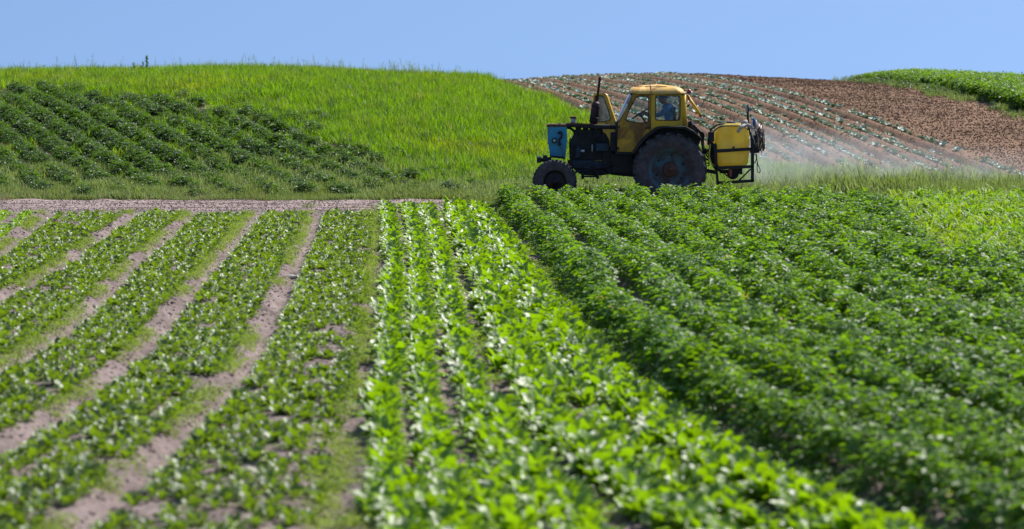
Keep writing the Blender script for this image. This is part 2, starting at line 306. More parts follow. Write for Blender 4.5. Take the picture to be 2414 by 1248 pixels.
# ------------------------------------------------------------------ leaves and plants
class LM:
    def __init__(s): s.v = []; s.f = []; s.t = []
    def leaf(s, b, az, el, Ln, Wd, droop=.6, seg=4, prof=None, fold=.25, wave=0, tint=None, petiole=0, roll=0):
        tint = random.random() if tint is None else tint
        prof = prof or (lambda q: math.sin(math.pi * min(1, q * .96 + .02)) ** .7)
        p = Vector(b); n0 = len(s.v); ca, sa = math.cos(az), math.sin(az); ph = random.random() * 6.3
        side = Vector((-sa, ca, 0))
        if petiole:
            for k in range(2):
                q = Vector((ca * math.cos(el), sa * math.cos(el), math.sin(el))) * petiole
                w = .012 if k == 0 else .008
                s.v += [p + side * w, p - side * w, p + q + side * w * .7, p + q - side * w * .7]; s.t += [tint] * 4
                n = len(s.v); s.f.append((n - 4, n - 3, n - 1, n - 2)); break
            p = p + Vector((ca * math.cos(el), sa * math.cos(el), math.sin(el))) * petiole; n0 = len(s.v)
        for k in range(seg + 1):
            q = k / seg; e = el - droop * q
            d = Vector((ca * math.cos(e), sa * math.cos(e), math.sin(e))); nrm = Vector((-ca * math.sin(e), -sa * math.sin(e), math.cos(e)))
            sd = side * math.cos(roll) + nrm * math.sin(roll); up = nrm * math.cos(roll) - side * math.sin(roll)
            w = Wd * .5 * prof(q); wz = wave * math.sin(ph + q * 9) * Wd
            s.v += [p + sd * w + up * (w * fold + wz), p + up * wz * .2, p - sd * w + up * (w * fold - wz)]; s.t += [tint] * 3
            p = p + d * (Ln / seg)
            if k:
                a = n0 + 3 * (k - 1); s.f += [(a, a + 1, a + 4, a + 3), (a + 1, a + 2, a + 5, a + 4)]
    def blade(s, b, az, el, Ln, Wd, droop, seg=3, tint=None):
        tint = random.random() if tint is None else tint
        p = Vector(b); n0 = len(s.v); ca, sa = math.cos(az), math.sin(az); a2 = az + random.uniform(.6, 2.4)
        side = Vector((math.cos(a2), math.sin(a2), 0))
        for k in range(seg + 1):
            q = k / seg; e = el - droop * q * q; d = Vector((ca * math.cos(e), sa * math.cos(e), math.sin(e))); w = Wd * .5 * (1 - q ** 2 * .9)
            s.v += [p + side * w, p - side * w]; s.t += [tint] * 2; p = p + d * (Ln / seg)
            if k: a = n0 + 2 * (k - 1); s.f.append((a, a + 1, a + 3, a + 2))
    def oval(s, c, az, el, Ln, Wd, tint, roll=0, fold=.2):
        """a small leaflet of six corners folded along its midrib"""
        ca, sa, ce, se = math.cos(az), math.sin(az), math.cos(el), math.sin(el)
        d = Vector((ca * ce, sa * ce, se)); side = Vector((-sa, ca, 0)); up = Vector((-ca * se, -sa * se, ce))
        sd = side * math.cos(roll) + up * math.sin(roll); u2 = up * math.cos(roll) - side * math.sin(roll)
        c = Vector(c); n = len(s.v); w = Wd / 2
        s.v += [c, c + d * Ln * .35 + sd * w + u2 * w * fold, c + d * Ln * .75 + sd * w * .75 + u2 * w * fold * .6 - u2 * Ln * .06, c + d * Ln - u2 * Ln * .15,
                c + d * Ln * .75 - sd * w * .75 + u2 * w * fold * .6 - u2 * Ln * .06, c + d * Ln * .35 - sd * w + u2 * w * fold]
        s.t += [tint] * 6; s.f += [(n, n + 1, n + 2, n + 3), (n, n + 3, n + 4, n + 5)]
    def mesh(s, name, mat):
        me = bpy.data.meshes.new(name); me.from_pydata([tuple(v) for v in s.v], [], s.f)
        a = me.attributes.new('tint', 'FLOAT', 'POINT'); a.data.foreach_set('value', s.t)
        me.materials.append(mat); me.polygons.foreach_set('use_smooth', [True] * len(me.polygons)); return me
U = random.uniform
def beetprof(q): return (.30 + .7 * math.sin(math.pi * (q * .93 + .07)) ** .75) * (1 - q ** 6) + .02

def beet_leaf(name, mat, L_, W_):
    m = LM(); m.leaf((0, 0, 0), 0, 0, L_ * .68, W_, U(.5, 1.0), 5, beetprof, U(.15, .45), .10, petiole=L_ * .34, tint=U(0, 1), roll=U(-.35, .35)); return m.mesh(name, mat)
def make_recipe(leaves, n, els, sc=(.75, 1.1)):
    r = []; a0 = U(0, 6.3)
    for k in range(n):
        az = a0 + k * 2.4 + U(-.3, .3); q = k / n; el = els[0] + (els[1] - els[0]) * q + U(-.12, .12)
        r.append((random.randrange(len(leaves)), Matrix.Rotation(az, 4, 'Z') @ Matrix.Translation((.01, 0, 0)) @ Matrix.Rotation(-el, 4, 'Y') @ Matrix.Scale(U(*sc), 4)))
    return r
def bake(name, leaves, rec, mat):
    m = LM()
    for li, mx in rec:
        n = len(m.v); lm = leaves[li]; t = random.random()
        m.v += [mx @ v.co for v in lm.vertices]; m.t += [t] * len(lm.vertices); m.f += [tuple(i + n for i in p.vertices) for p in lm.polygons]
    return m.mesh(name, mat)
def beet_kind(mat, L_, W_, nl, els):
    leaves = [beet_leaf('leaf', mat, L_ * U(.85, 1.1), W_ * U(.85, 1.15)) for _ in range(6)]
    recs = [make_recipe(leaves, nl + random.randrange(-1, 3), els) for _ in range(5)]
    return leaves, recs, [bake('beet_plant', leaves, r, mat) for r in recs]

def potato_mesh(mat, nleaf=46, r=.30, h=.42, k_=1.0):
    """stems from the ridge carrying compound leaves: rachis, end leaflet and side pairs, all joined"""
    m = LM(); m.v.append(Vector((0, 0, -.03))); m.t.append(.3)
    def let(base, c, az, el, Ln, Wd, t, roll):
        n = len(m.v); m.oval(c, az, el, Ln, Wd, t, roll); m.v.pop(n); m.t.pop(n)
        m.f[-2:] = [tuple(base if i == n else i - 1 for i in f) for f in m.f[-2:]]
    for k in range(nleaf):
        a = U(0, 6.3); q = U(0, 1) ** .6; rr = r * q * U(.75, 1.12); z = h * math.sqrt(max(0, 1 - (q * .92) ** 2)) * U(.70, 1.1)
        c = Vector((math.cos(a) * rr, math.sin(a) * rr, z)); az = a + U(-.9, .9); el = U(-.1, .75) - q * .5; t = random.random()
        d = Vector((math.cos(az) * math.cos(el), math.sin(az) * math.cos(el), math.sin(el))); sd = Vector((-math.sin(az), math.cos(az), 0)) * .003
        n = len(m.v); m.v += [c + sd, c - sd, c + d * .045 + sd, c + d * .045 - sd, c + d * .09]; m.t += [t] * 5
        m.f += [(0, n, n + 1), (n, n + 1, n + 3, n + 2), (n + 2, n + 3, n + 4)]
        let(n + 4, c + d * .09, az, el - .2, U(.055, .085) * k_, U(.042, .058) * k_, t, U(-.5, .5))
        for j in (0, 1):
            for sgn in (-1, 1):
                b = n + 2 * j + (0 if sgn > 0 else 1); let(b, m.v[b], az + sgn * U(.9, 1.3), el * .4 + U(-.3, .3), U(.04, .065) * k_, U(.028, .044) * k_, t, U(-.4, .4))
    return m.mesh('potato_plant', mat)
def tuft_mesh(name, mat, n=32, r=.22, h=(.22, .4), w=.012, lean=.45, droop=(.2, 1.1), seg=3):
    m = LM()
    for k in range(n):
        a = U(0, 6.3); q = U(0, 1) ** .5 * r
        m.blade((math.cos(a) * q, math.sin(a) * q, -.03), U(0, 6.3), math.pi / 2 - U(0, lean), U(*h), w * U(.7, 1.3), U(*droop), seg)
    return m.mesh(name, mat)
def weed_mesh(mat, n=26, r=.16, h=.05, s=.035):
    m = LM()
    for k in range(n):
        a = U(0, 6.3); q = U(0, 1) ** .6 * r; m.oval((math.cos(a) * q, math.sin(a) * q, U(.005, h)), U(0, 6.3), U(-.1, .8), s * U(.6, 1.3), s * U(.35, .6), random.random(), U(-.5, .5))
    return m.mesh('seedling', mat)
def maize_mesh(mat):
    m = LM(); a0 = U(0, 6.3)
    for k in range(7):
        m.leaf((0, 0, .05 + .04 * k), a0 + math.pi * k + U(-.6, .6), U(.75, 1.25), U(.32, .5), U(.035, .055), U(1.1, 2.0), 5, lambda q: (1 - q ** 2.5) * .9 + .06, .3, .05, roll=U(-.3, .3))
    return m.mesh('maize_plant', mat)
def cabbage_mesh(mat, n=9):
    m = LM()
    for k in range(n):
        m.leaf((0, 0, .02), k * 2.4 + U(-.3, .3), U(.2, .5) + .05 * k, U(.14, .20), U(.10, .15), U(-.1, .7), 3, lambda q: .3 + .7 * math.sin(math.pi * (q * .85 + .1)), U(.2, .5), .06, petiole=.02)
    return m.mesh('cabbage_plant', mat)

# one scattering object: points that carry turn, size and kind, instanced by geometry nodes
def scatter(name, pts, variants, scl, label, cat='plants', tilt=.12, zs=None, group=None):
    n = len(pts); me = bpy.data.meshes.new(name); me.from_pydata(np.asarray(pts).tolist(), [], [])
    rot = np.stack([rng.normal(0, tilt, n), rng.normal(0, tilt, n), rng.uniform(0, 6.283, n)], 1)
    a = me.attributes.new('turn', 'FLOAT_VECTOR', 'POINT'); a.data.foreach_set('vector', rot.ravel())
    a = me.attributes.new('size', 'FLOAT', 'POINT'); a.data.foreach_set('value', np.asarray(scl, float) * np.ones(n))
    a = me.attributes.new('sort', 'INT', 'POINT'); a.data.foreach_set('value', rng.integers(0, len(variants), n).astype(np.int32))
    o = bpy.data.objects.new(name, me); COL.objects.link(o)
    c = bpy.data.collections.new(name + '_kinds')
    for k, vm in enumerate(variants):
        vo = bpy.data.objects.new('%s_kind_%02d' % (name, k), vm); c.objects.link(vo)
    g = bpy.data.node_groups.new(name, 'GeometryNodeTree')
    g.interface.new_socket('Geometry', in_out='INPUT', socket_type='NodeSocketGeometry'); g.interface.new_socket('Geometry', in_out='OUTPUT', socket_type='NodeSocketGeometry')
    gi = g.nodes.new('NodeGroupInput'); go = g.nodes.new('NodeGroupOutput'); ip = g.nodes.new('GeometryNodeInstanceOnPoints')
    ci = g.nodes.new('GeometryNodeCollectionInfo'); ci.inputs['Collection'].default_value = c; ci.inputs['Separate Children'].default_value = True; ci.inputs['Reset Children'].default_value = True
    def na(nm, dt):
        x = g.nodes.new('GeometryNodeInputNamedAttribute'); x.data_type = dt; x.inputs[0].default_value = nm
        return [s for s in x.outputs if s.enabled and s.name == 'Attribute'][0]
    er = g.nodes.new('FunctionNodeEulerToRotation'); g.links.new(na('turn', 'FLOAT_VECTOR'), er.inputs[0])
    g.links.new(gi.outputs[0], ip.inputs['Points']); g.links.new(ci.outputs[0], ip.inputs['Instance']); ip.inputs['Pick Instance'].default_value = True
    g.links.new(na('sort', 'INT'), ip.inputs['Instance Index']); g.links.new(er.outputs[0], ip.inputs['Rotation']); g.links.new(na('size', 'FLOAT'), ip.inputs['Scale'])
    g.links.new(ip.outputs[0], go.inputs[0])
    md = o.modifiers.new('scatter', 'NODES'); md.node_group = g
    return tag(o, label, cat, group, 'stuff')
def sit(x, y, dz=0.0): return np.stack([x, y, H(x, y) + dz], 1)

def place_individuals(name, pts, scl, labels, cat, group, meshes, leafset=None, nleafy=0, recs=None, tilt=.1):
    """the plants that show largest, each an object of its own; the first nleafy carry every leaf as a part"""
    for k, (p, s, lb) in enumerate(zip(pts, scl, labels)):
        rz = U(0, 6.3); v = random.randrange(len(meshes))
        if k < nleafy:
            o = bpy.data.objects.new(name, None); COL.objects.link(o); o.empty_display_size = .1
            for li, mx in recs[v]:
                lo = bpy.data.objects.new('leaf', leafset[li]); COL.objects.link(lo); lo.parent = o; lo.matrix_local = mx
        else:
            o = bpy.data.objects.new(name, meshes[v]); COL.objects.link(o)
        o.location = p; o.rotation_euler = (random.gauss(0, tilt), random.gauss(0, tilt), rz); o.scale = (s, s, s)
        tag(o, lb, cat, group)

def where(p): return ', bottom edge' if p[1] < 20 else ', lowest part' if p[1] < 21.8 else ', higher up' if p[1] < 24 else ', highest up'
def split_near(P, s, lab, n=300, m=.15):
    """indices of the n plants nearest to the camera within the picture, and the rest"""
    vis = inview(P[:, 0], P[:, 1], -.15) & (P[:, 1] > 18.2); d = np.where(vis, P[:, 1], 1e6); o = np.argsort(d)[:n]
    rest = np.setdiff1d(np.arange(len(P)), o); return o, rest

# ---- beets of the left beds
bl, br, bm_ = beet_kind(M['beet'], .125, .052, 10, (.45, 1.35))
P = []; lab = []; sc = []
names = ['far left bed', 'bed left of the second bare furrow', 'bed between the second and third bare furrows', 'bed between the third and fourth bare furrows',
         'bed between the fourth furrow and the longest furrow', 'wide bed beside the bright rows']
wd = []
for b in range(6):
    l = FUR[b - 1] if b else None; r_ = FUR[b]
    for fr in ((.15, .29, .43, .57, .70, .80) if b < 5 else (.14, .27, .40, .53, .66, .78, .88)):
        for y in np.arange(12, 56.6, .15):
            X1 = float(r_(y)); X0 = float(l(y)) if l else X1 - 1.25
            if b == 5: X1 += .04
            wdt = X1 - X0; x = X0 + wdt * fr + rng.normal(0, .065); yy = y + rng.uniform(-.08, .08)
            x = min(max(x, X0 + .17 + abs(rng.normal(0, .02))), X1 - (.26 if b < 5 else .16))
            g = .25 * vn(x, yy, 1.3, 30 + b) + .85 * vn(x, yy, .4, 31)
            if b == 0: continue
            thr = .26 - .2 * max(0, fr - .3) - .1 * (fr > .78)
            if rng.random() < .17: continue
            if g > thr or not abs(x) < .1857 * yy + 2.8 or yy > 56.0 + .7 * float(vn(x, 0, .8, 33)): continue
            P.append((x, yy)); sc.append(U(.75, 1.2) * (1.0 - .15 * (fr > .7)) * (1 + .12 * (yy < 28))); lab.append(b)
    n = 850
    y = rng.uniform(12, 57, n); X1 = r_(y); X0 = (l(y) if l else X1 - 1.25)
    x = X1 - (.20 if b < 5 else .10) + rng.normal(0, .038, n); wd.append(np.stack([x, y], 1)[vn(x, y, 1.5, 40) > -.12])
P = np.array(P); sc = np.array(sc); lab = np.array(lab)
P3 = sit(P[:, 0], P[:, 1]); o, rest = split_near(P3, sc, lab)
place_individuals('beet_plant', P3[o], sc[o], ['beet plant in the ' + names[lab[i]] + where(P3[i]) for i in o], 'beet plant', 'beet plants of the left beds', bm_, bl, 120, br)
scatter('beet_plants', P3[rest], bm_, sc[rest], 'dark green beet plants covering the left beds as they recede to the dirt path', 'beet plants', group='beet plants of the left beds')

# small bright bed at the far left corner
y = rng.uniform(45, 56.4, 700); x0 = FUR[0](y); k = rng.integers(0, 3, 700); x = x0 - .45 - k * .42 + rng.normal(0, .06, 700)
seedb = [bake('small_beet_plant', bl, make_recipe(bl, 6, (.5, 1.2), (.6, .9)), M['chard']) for _ in range(3)]
scatter('small_beet_plants', sit(x, y)[inview(x, y, 1)], seedb, rng.uniform(.7, 1.1, int(inview(x, y, 1).sum())), 'small bright green beet plants in thin rows at the far left corner of the field', 'beet plants')

# ---- bright beets of the five middle rows
cl, cr, cm = beet_kind(M['chard'], .205, .084, 15, (.45, 1.42))
P = []; lab = []; sc = []
rn = ['leftmost bright green row', 'second bright green row from the left', 'third bright green row from the left', 'left half of the wide bright strip', 'right half of the wide bright strip']
def addrow(f, b, wob=.07, y0=12, y1=57.9, gap=.36, step=.14, s=(.75, 1.15)):
    for y in np.arange(y0, y1, step):
        x = float(f(y)) + rng.normal(0, wob) + .05 * float(vn(y, b * 9., 1.4, 50)); yy = y + rng.uniform(-.07, .07)
        if vn(x, yy, .9, 51 + b) > gap + .12 * (b > 1) or not abs(x) < .1857 * yy + 2.5: continue
        P.append((x, yy)); sc.append(U(*s)); lab.append(b)
for b in range(5): addrow(ROWS[b], b, .042 if b < 3 else .08, s=(.72, 1.06) if b < 3 else (.9, 1.25), step=.13 if b < 3 else .11)
addrow(lambda y: (ROWS[3](y) + ROWS[4](y)) / 2, 4, .07, 12, 27, .3, .16)
addrow(lambda y: (ROWS[3](y) + ROWS[4](y)) / 2, 4, .06, 27, 58, .2, .16, (.75, 1.1))
addrow(lambda y: POT(y) - .40, 4, .06, 12, 36, .4, .16, (.8, 1.15))
addrow(lambda y: ROWS[2](y) + .17, 2, .06, 12, 25, .4, .15)
addrow(lambda y: ROWS[3](y) - .14, 3, .05, 12, 24, .4, .15)
addrow(lambda y: (ROWS[0](y) + ROWS[1](y)) / 2, 1, .06, 12, 20.5, .3, .2)
addrow(lambda y: (ROWS[1](y) + ROWS[2](y)) / 2, 2, .06, 12, 20.8, .3, .17)
P = np.array(P); sc = np.array(sc); lab = np.array(lab)
P3 = sit(P[:, 0], P[:, 1]); o, rest = split_near(P3, sc, lab)
place_individuals('leaf_beet_plant', P3[o], sc[o], ['glossy leaf beet in the ' + rn[lab[i]] + where(P3[i]) for i in o], 'leaf beet', 'leaf beet plants of the bright middle rows', cm, cl, 130, cr)
scatter('leaf_beet_plants', P3[rest], cm, sc[rest], 'glossy bright green leaf beet plants filling the middle rows up to the dirt path', 'leaf beets', group='leaf beet plants of the bright middle rows')

# ---- potatoes of the right field
pm = [potato_mesh(M['potato'], 32, .165, .40, 1.15) for _ in range(7)]
P = []; lab = []; sc = []
for k in range(-0, 32):
    for y in np.arange(12, 59.2, .20):
        x = float(POT(y)) + (.10 if k == 0 else .80 + 1.28 * ((k - 1) // 2) + (.60 if k % 2 == 0 else 0)) + rng.normal(0, .02) + .05 * math.sin(y * .7 + k) ; yy = y + rng.uniform(-.09, .09)
        if not -.1857 * yy - 2 < x < .1857 * yy + 3.2: continue
        # the maize corner on the right
        d = yy; mx = np.interp(yy, [37, 39, 40, 41, 46, 51, 60], [14, 8.6, 7.3, 6.9, 6.95, 7.4, 8.2])
        if x > mx - .25: continue
        if yy > 58.7 + .3 * vn(x, 0, .6, 60) - .28 * max(0, x - 3.5): continue
        g = vn(x, yy, 1.1, 61)
        P.append((x, yy)); lab.append(k); sc.append((.93 + .30 * g) * U(.85, 1.12))
for y in np.arange(12, 58.6, .24):
    x = float(POT(y)) - .10 + rng.normal(0, .06)
    if inview(x, y, 1) and rng.random() < .8: P.append((x, y)); lab.append(0); sc.append(U(.40, .66))
P = np.array(P); sc = np.array(sc); lab = np.array(lab)
P3 = sit(P[:, 0], P[:, 1], -.02); o, rest = split_near(P3, sc, lab)
ordn = ['first', 'second', 'third', 'fourth', 'fifth', 'sixth', 'seventh', 'eighth', 'ninth', 'tenth', 'eleventh', 'twelfth']
place_individuals('potato_plant', P3[o], sc[o], ['bushy potato plant in the %s ridge from the bright rows' % ordn[min(lab[i], 11)] + where(P3[i]) for i in o], 'potato plant', 'potato plants of the right field', pm)
scatter('potato_plants', P3[rest], pm, sc[rest], 'dense dark green potato plants in ridges up to the tractor', 'potato plants', group='potato plants of the right field')
yl = leaf_mat('yellowed_leaf', [(.30, .26, .03), (.42, .36, .05), (.5, .45, .12)], (.5, .46, .04), .4, .5, .4)
kk = rng.choice(len(P), 110, replace=False); yp = np.stack([P[kk, 0] + rng.normal(0, .12, 110), P[kk, 1] + rng.normal(0, .12, 110)], 1)
scatter('yellowed_leaves', sit(yp[:, 0], yp[:, 1], .34), [weed_mesh(yl, 3, .05, .05, .07) for _ in range(3)], rng.uniform(.5, 1.0, 110), 'single yellowed leaves scattered over the potato canopy', 'leaves')
# maize corner
mz = [maize_mesh(M['maize']) for _ in range(5)]
n = 6500; y = rng.uniform(38, 60.4, n); mx = np.interp(y, [37, 39, 40, 41, 46, 51, 60], [14, 8.6, 7.3, 6.9, 6.95, 7.4, 8.2]); x = mx + rng.uniform(0.05, 7.5, n)
x = mx + np.round((x - mx) / .33) * .33 + rng.normal(0, .05, n) + .1
k = inview(x, y, 3) & (y < 59.5); scatter('maize_plants', sit(x[k], y[k]), mz, rng.uniform(.55, .85, int(k.sum())), 'yellow green young maize plants with arching leaves filling the far right corner of the field', 'maize plants')

# ---- weeds and litter on the field
wm = [weed_mesh(M['weed']) for _ in range(4)]; wt = [tuft_mesh('seedling_grass', M['weed'], 16, .10, (.04, .11), .008, .7) for _ in range(2)]
wd = np.concatenate(wd); n = 4200
y = rng.uniform(12, 57, n); x = POT(y) - .38 + rng.normal(0, .10, n); g1 = np.stack([x, y], 1)[vn(x, y, .8, 70) > -.08]
n = 900; y = rng.uniform(12, 57, n); x = (ROWS[2](y) + ROWS[3](y)) / 2 + rng.normal(0, .10, n); g2 = np.stack([x, y], 1)[(vn(x, y, .8, 71) > 0)]
n = 1300; y = rng.uniform(12, 57, n); x = ROWS[0](y) - .32 + rng.normal(0, .10, n); g3 = np.stack([x, y], 1)[(vn(x, y, .8, 72) > -.02)]
A = np.concatenate([wd, g1, g2, g3]); A = A[inview(A[:, 0], A[:, 1], 2.5)]
scatter('seedling_weeds', sit(A[:, 0], A[:, 1]), wm + wt, rng.uniform(.6, 1.3, len(A)), 'pale yellow green seedling weeds in thin strips beside the furrows', 'weeds')
def clod_mesh(mat, sub=1):
    bm = bmesh.new(); bmesh.ops.create_icosphere(bm, subdivisions=sub, radius=1)
    for v in bm.verts: v.co *= U(.6, 1.2); v.co.z *= .5
    me = bpy.data.meshes.new('clod'); bm.to_mesh(me); bm.free(); me.materials.append(mat); return me
cs = [clod_mesh(M['soil']) for _ in range(4)]
n = 38000; y = 12 + 45 * rng.uniform(0, 1, n) ** .8; x = rng.uniform(-1, 1, n) * (.1857 * y + .8); k = (x < POT(y) + .1) & (y < FIELDFAR(x))
scatter('soil_clods', sit(x[k], y[k], .004), cs, rng.uniform(.008, .030, int(k.sum())) * (1 + (rng.random(int(k.sum())) > .95)), 'small pinkish brown soil clods lying between the crop rows', 'soil clods', tilt=.35)
n = 9000; y = 12 + 49 * rng.uniform(0, 1, n); x = rng.uniform(-1, 1, n) * (.1857 * y + .8); k = (x < POT(y)); m = LM()
for j in range(3): pass
def straw_mesh():
    m = LM(); m.blade((0, 0, .01), 0, U(.05, .3), U(.06, .14), .007, .3, 2); m.blade((.02, .02, .01), 1.7, U(.05, .3), U(.04, .1), .006, .3, 2); return m.mesh('straw', M['dry'])
scatter('straw_litter', sit(x[k], y[k], .01), [straw_mesh() for _ in range(4)], rng.uniform(.6, 1.2, int(k.sum())), 'pale dry straw and stalk bits scattered on the bare soil', 'straw', tilt=.2)
n = 9000; y = rng.uniform(57, 61.5, n); x = rng.uniform(-14, -.5, n)
scatter('path_crumbs', sit(x, y, .003), [clod_mesh(M['path']) for _ in range(3)], rng.uniform(.008, .028, n), 'small soil crumbs along the bare dirt path', 'soil clods', tilt=1)

# ---- verge along the far side of the path and under the tractor
vt = [tuft_mesh('verge_tuft', M['verge'], 30, .2, (.10, .34), .018, .8, (.2, 1.4)) for _ in range(5)]
n = 22000; x = rng.uniform(-14, 15.5, n); y = 61.5 + rng.exponential(2.0, n) - 1.9 * ss((x + 1.6) / 1.2)
k = inview(x, y, 1.5) & (y > np.where(x < -1.0, PATHFAR(x), 59.6)) & (y < 69) & (x < KX(y)) & (x < BX(y) + .3)
x = x[k]; y = y[k]; s = rng.uniform(.55, 1.15, len(x)) * (1 + 1.0 * vn(x, y, 1.2, 80)) * (.8 + .25 * ss((x + 2) / 4) + .55 * ss((x - 6) / 1.5)) * np.clip(.45 + (y - 61.4) * .5 + (x > -1), .45, 1)
scatter('verge_grass', sit(x, y), vt, s, 'grey green rough grass on the verge along the path and round the tractor wheels', 'grass')
n = 900; x = rng.uniform(-14, 14, n); y = rng.uniform(61, 64, n); k = (vn(x, y, 2, 81) > .1)
scatter('dry_verge_stalks', sit(x[k], y[k]), [tuft_mesh('dry_tuft', M['dry'], 10, .15, (.12, .32), .008, .7) for _ in range(3)], rng.uniform(.6, 1.1, int(k.sum())), 'dry straw coloured grass stalks in the verge', 'grass')
# tufts on the path
tp = [(-6.2, 58.9, 'low dry yellowish grass tuft on the left part of the dirt path'), (-6.0, 59.1, None), (-6.4, 59.0, None), (-4.3, 58.5, 'dark green grass tuft on the near edge of the dirt path'),
      (-4.35, 58.6, None), (-3.5, 58.4, None), (-3.3, 58.5, None), (-3.1, 58.3, None), (-2.9, 58.45, None), (-2.2, 59.0, None), (-1.75, 59.2, None), (-8.5, 56.9, None)]
tm = tuft_mesh('path_tuft', M['verge'], 46, .16, (.07, .2), .010, .8)
tmd = tuft_mesh('path_tuft', M['dry'], 46, .2, (.05, .12), .010, 1.0)
for k, (x, y, lb) in enumerate(tp):
    o = link('grass_tuft', tm if k not in (0, 1, 2, 5, 6, 7) else tmd); o.location = (x, y, float(H(x, y))); o.rotation_euler.z = k; o.scale = (1, 1, U(.8, 1.2))
    tag(o, lb or ('small grass tuft on the bare dirt path above the left beds'), 'grass tuft', 'grass tufts on the dirt path')

# ---- grass hill and its potato patch
def inpoly(px, py, poly):
    c = np.zeros(len(px), bool); n = len(poly)
    for i in range(n):
        x1, y1 = poly[i]; x2, y2 = poly[(i + 1) % n]; m = ((y1 > py) != (y2 > py)); xx = (x2 - x1) * (py - y1) / ((y2 - y1) if y2 != y1 else 1e-9) + x1; c ^= m & (px < xx)
    return c
def toworld(px, py, z_off=0.0):
    """a point of the photograph on the ground of the hill"""
    d = np.linspace(59, 112, 1400); x = (px - 1207) / F * d; zr = CAMZ - (py - HOR) / F * d; z = base(x, d) + z_off
    k = np.argmax(z > zr); return (x[k], d[k]) if (z > zr).any() else (x[-1], d[-1])
patch = [toworld(*p, .15) for p in [(-200, 190), (0, 200), (130, 200), (250, 226), (400, 222), (560, 245), (690, 292), (840, 345), (930, 390), (1010, 418), (1080, 452), (700, 458), (300, 455), (-60, 452), (-300, 440)]]
ra = toworld(130, 250); rb = toworld(420, 430); rdir = np.array([rb[0] - ra[0], rb[1] - ra[1]]); rdir /= np.linalg.norm(rdir); rn_ = np.array([-rdir[1], rdir[0]])
n = 40000; x = rng.uniform(-24, 3, n); y = rng.uniform(62.3, 96, n); u = x * rn_[0] + y * rn_[1]
u2 = np.round(u / .80) * .80 + rng.normal(0, .05, n); x = x + (u2 - u) * rn_[0]; y = y + (u2 - u) * rn_[1]
k = inpoly(x + 1.8 * vn(x, y, 1.5, 90) + 1.6 * vn(x, y, .4, 190), y + 4.5 * vn(x, y, 1.5, 91) + 5 * vn(x, y, .4, 191), patch) & inview(x, y, 1.5) & (vn(x, y, 1.2, 92) < .24)
x = x[k]; y = y[k]; sel = rng.random(len(x)) < .30; x = x[sel]; y = y[sel]
dm = [potato_mesh(M['dark'], 30, .28, .30, 1.08) for _ in range(5)]
P3 = sit(x, y, -.02)
scatter('hill_potato_plants', P3, dm, rng.uniform(.65, .95, len(x)), 'dark green potato plants in slanting rows on the left hillside', 'potato plants')
occ = set((int(a / .3), int(b / .3)) for a, b in zip(x, y))
ct = [tuft_mesh('cereal_tuft', M['cereal'], 40, .26, (.20, .44), .020, .75, (.1, 1.2)) for _ in range(4)]
n = 40000; x = rng.uniform(-24, 12, n); y = 63 + 50 * rng.uniform(0, 1, n); yc = YC(x)
inp = inpoly(x, y, patch); free = np.array([(int(a / .3), int(b / .3)) not in occ for a, b in zip(x, y)])
dens = np.clip((y - 63) / 3, 0.25, 1)
k = inview(x, y, 3) & (x < BX(y) + .15) & (y < yc + 5) & (~inp | (free & (rng.random(n) < .06 + .6 * (vn(x, y, 1.6, 93) > .16) + .5 * ss((y - 84) / 8)))) & (rng.random(n) < dens)
x = x[k]; y = y[k]
s = rng.uniform(.7, 1.15, len(x)) * (1 + .35 * vn(x, y, 2.5, 94)) * np.where(y < 70, .6 + .4 * np.clip((y - 63) / 7, 0, 1), 1.0)
s *= np.where(inpoly(x, y, patch), .8, 1)
scatter('hill_grass', sit(x, y), ct + [tuft_mesh('cereal_tuft', M['cereal_dark'], 34, .24, (.20, .40), .022, .7, (.1, 1.2)) for _ in range(2)] + [tuft_mesh('cereal_tuft', M['cereal_pale'], 14, .2, (.25, .5), .02, .5, (.1, .8))], s, 'tall bright yellow green grass covering the left hillside up to the skyline', 'grass')
# weedy olive patches among the grass
n = 6000; x = rng.uniform(-20, 8, n); y = rng.uniform(63, 94, n); k = inview(x, y, 1) & (x < BX(y)) & (vn(x, y, 1.8, 95) > .14 + .012 * (y - 63)) & ~inpoly(x, y, patch)
scatter('hillside_weeds', sit(x[k], y[k]), dm[:2] + vt[:2], rng.uniform(.4, .8, int(k.sum())), 'patches of darker broadleaf weeds low on the grassy hillside', 'weeds')

# ---- stalks on the skyline
def stalk_mesh(name, h, nl, mat, leafy=False, seed=None):
    m = LM()
    m.blade((0, 0, 0), U(0, 6), 1.5, h, .020, .12, 4, .2); m.blade((.004, 0, 0), U(0, 6), 1.5, h, .018, .10, 4, .2)
    for k in range(nl):
        z = h * (.25 + .75 * k / nl); a = U(0, 6.3)
        if leafy: m.leaf((0, 0, z), a, U(.3, .9), U(.14, .22) * (1.2 - .6 * k / nl), .09, .6, 3)
        else: m.blade((0, 0, z), a, U(.5, 1.2), U(.10, .22), .016, .8, 2)
    return m.mesh(name, mat)
def skyl(px): # the ground just before the crest at a lateral place of the photograph
    d = 94 + (14 if px > 1150 else 0); x = (px - 1207) / F * d; return x, float(YC(x)) - 1.5
big = stalk_mesh('tall_weed', 1.0, 26, M['dark'], True)
for k, (px, s, lb) in enumerate([(353, .86, 'tall dark leafy weed standing alone on the skyline of the left hill'), (343, .62, 'shorter leafy weed close beside the tallest weed on the skyline'), (322, .6, 'small leafy weed on the skyline left of the tall one')]):
    x, y = skyl(px); o = link('tall_weed', big); o.location = (x, y, float(H(x, y))); o.scale = (s * 1.1, s * 1.1, s * .85); o.rotation_euler.z = k * 2; tag(o, lb, 'weed', 'leafy weeds on the skyline')
sk = [stalk_mesh('grass_stalk', U(.62, .8), 7, M['verge']) for _ in range(5)]
pts = []
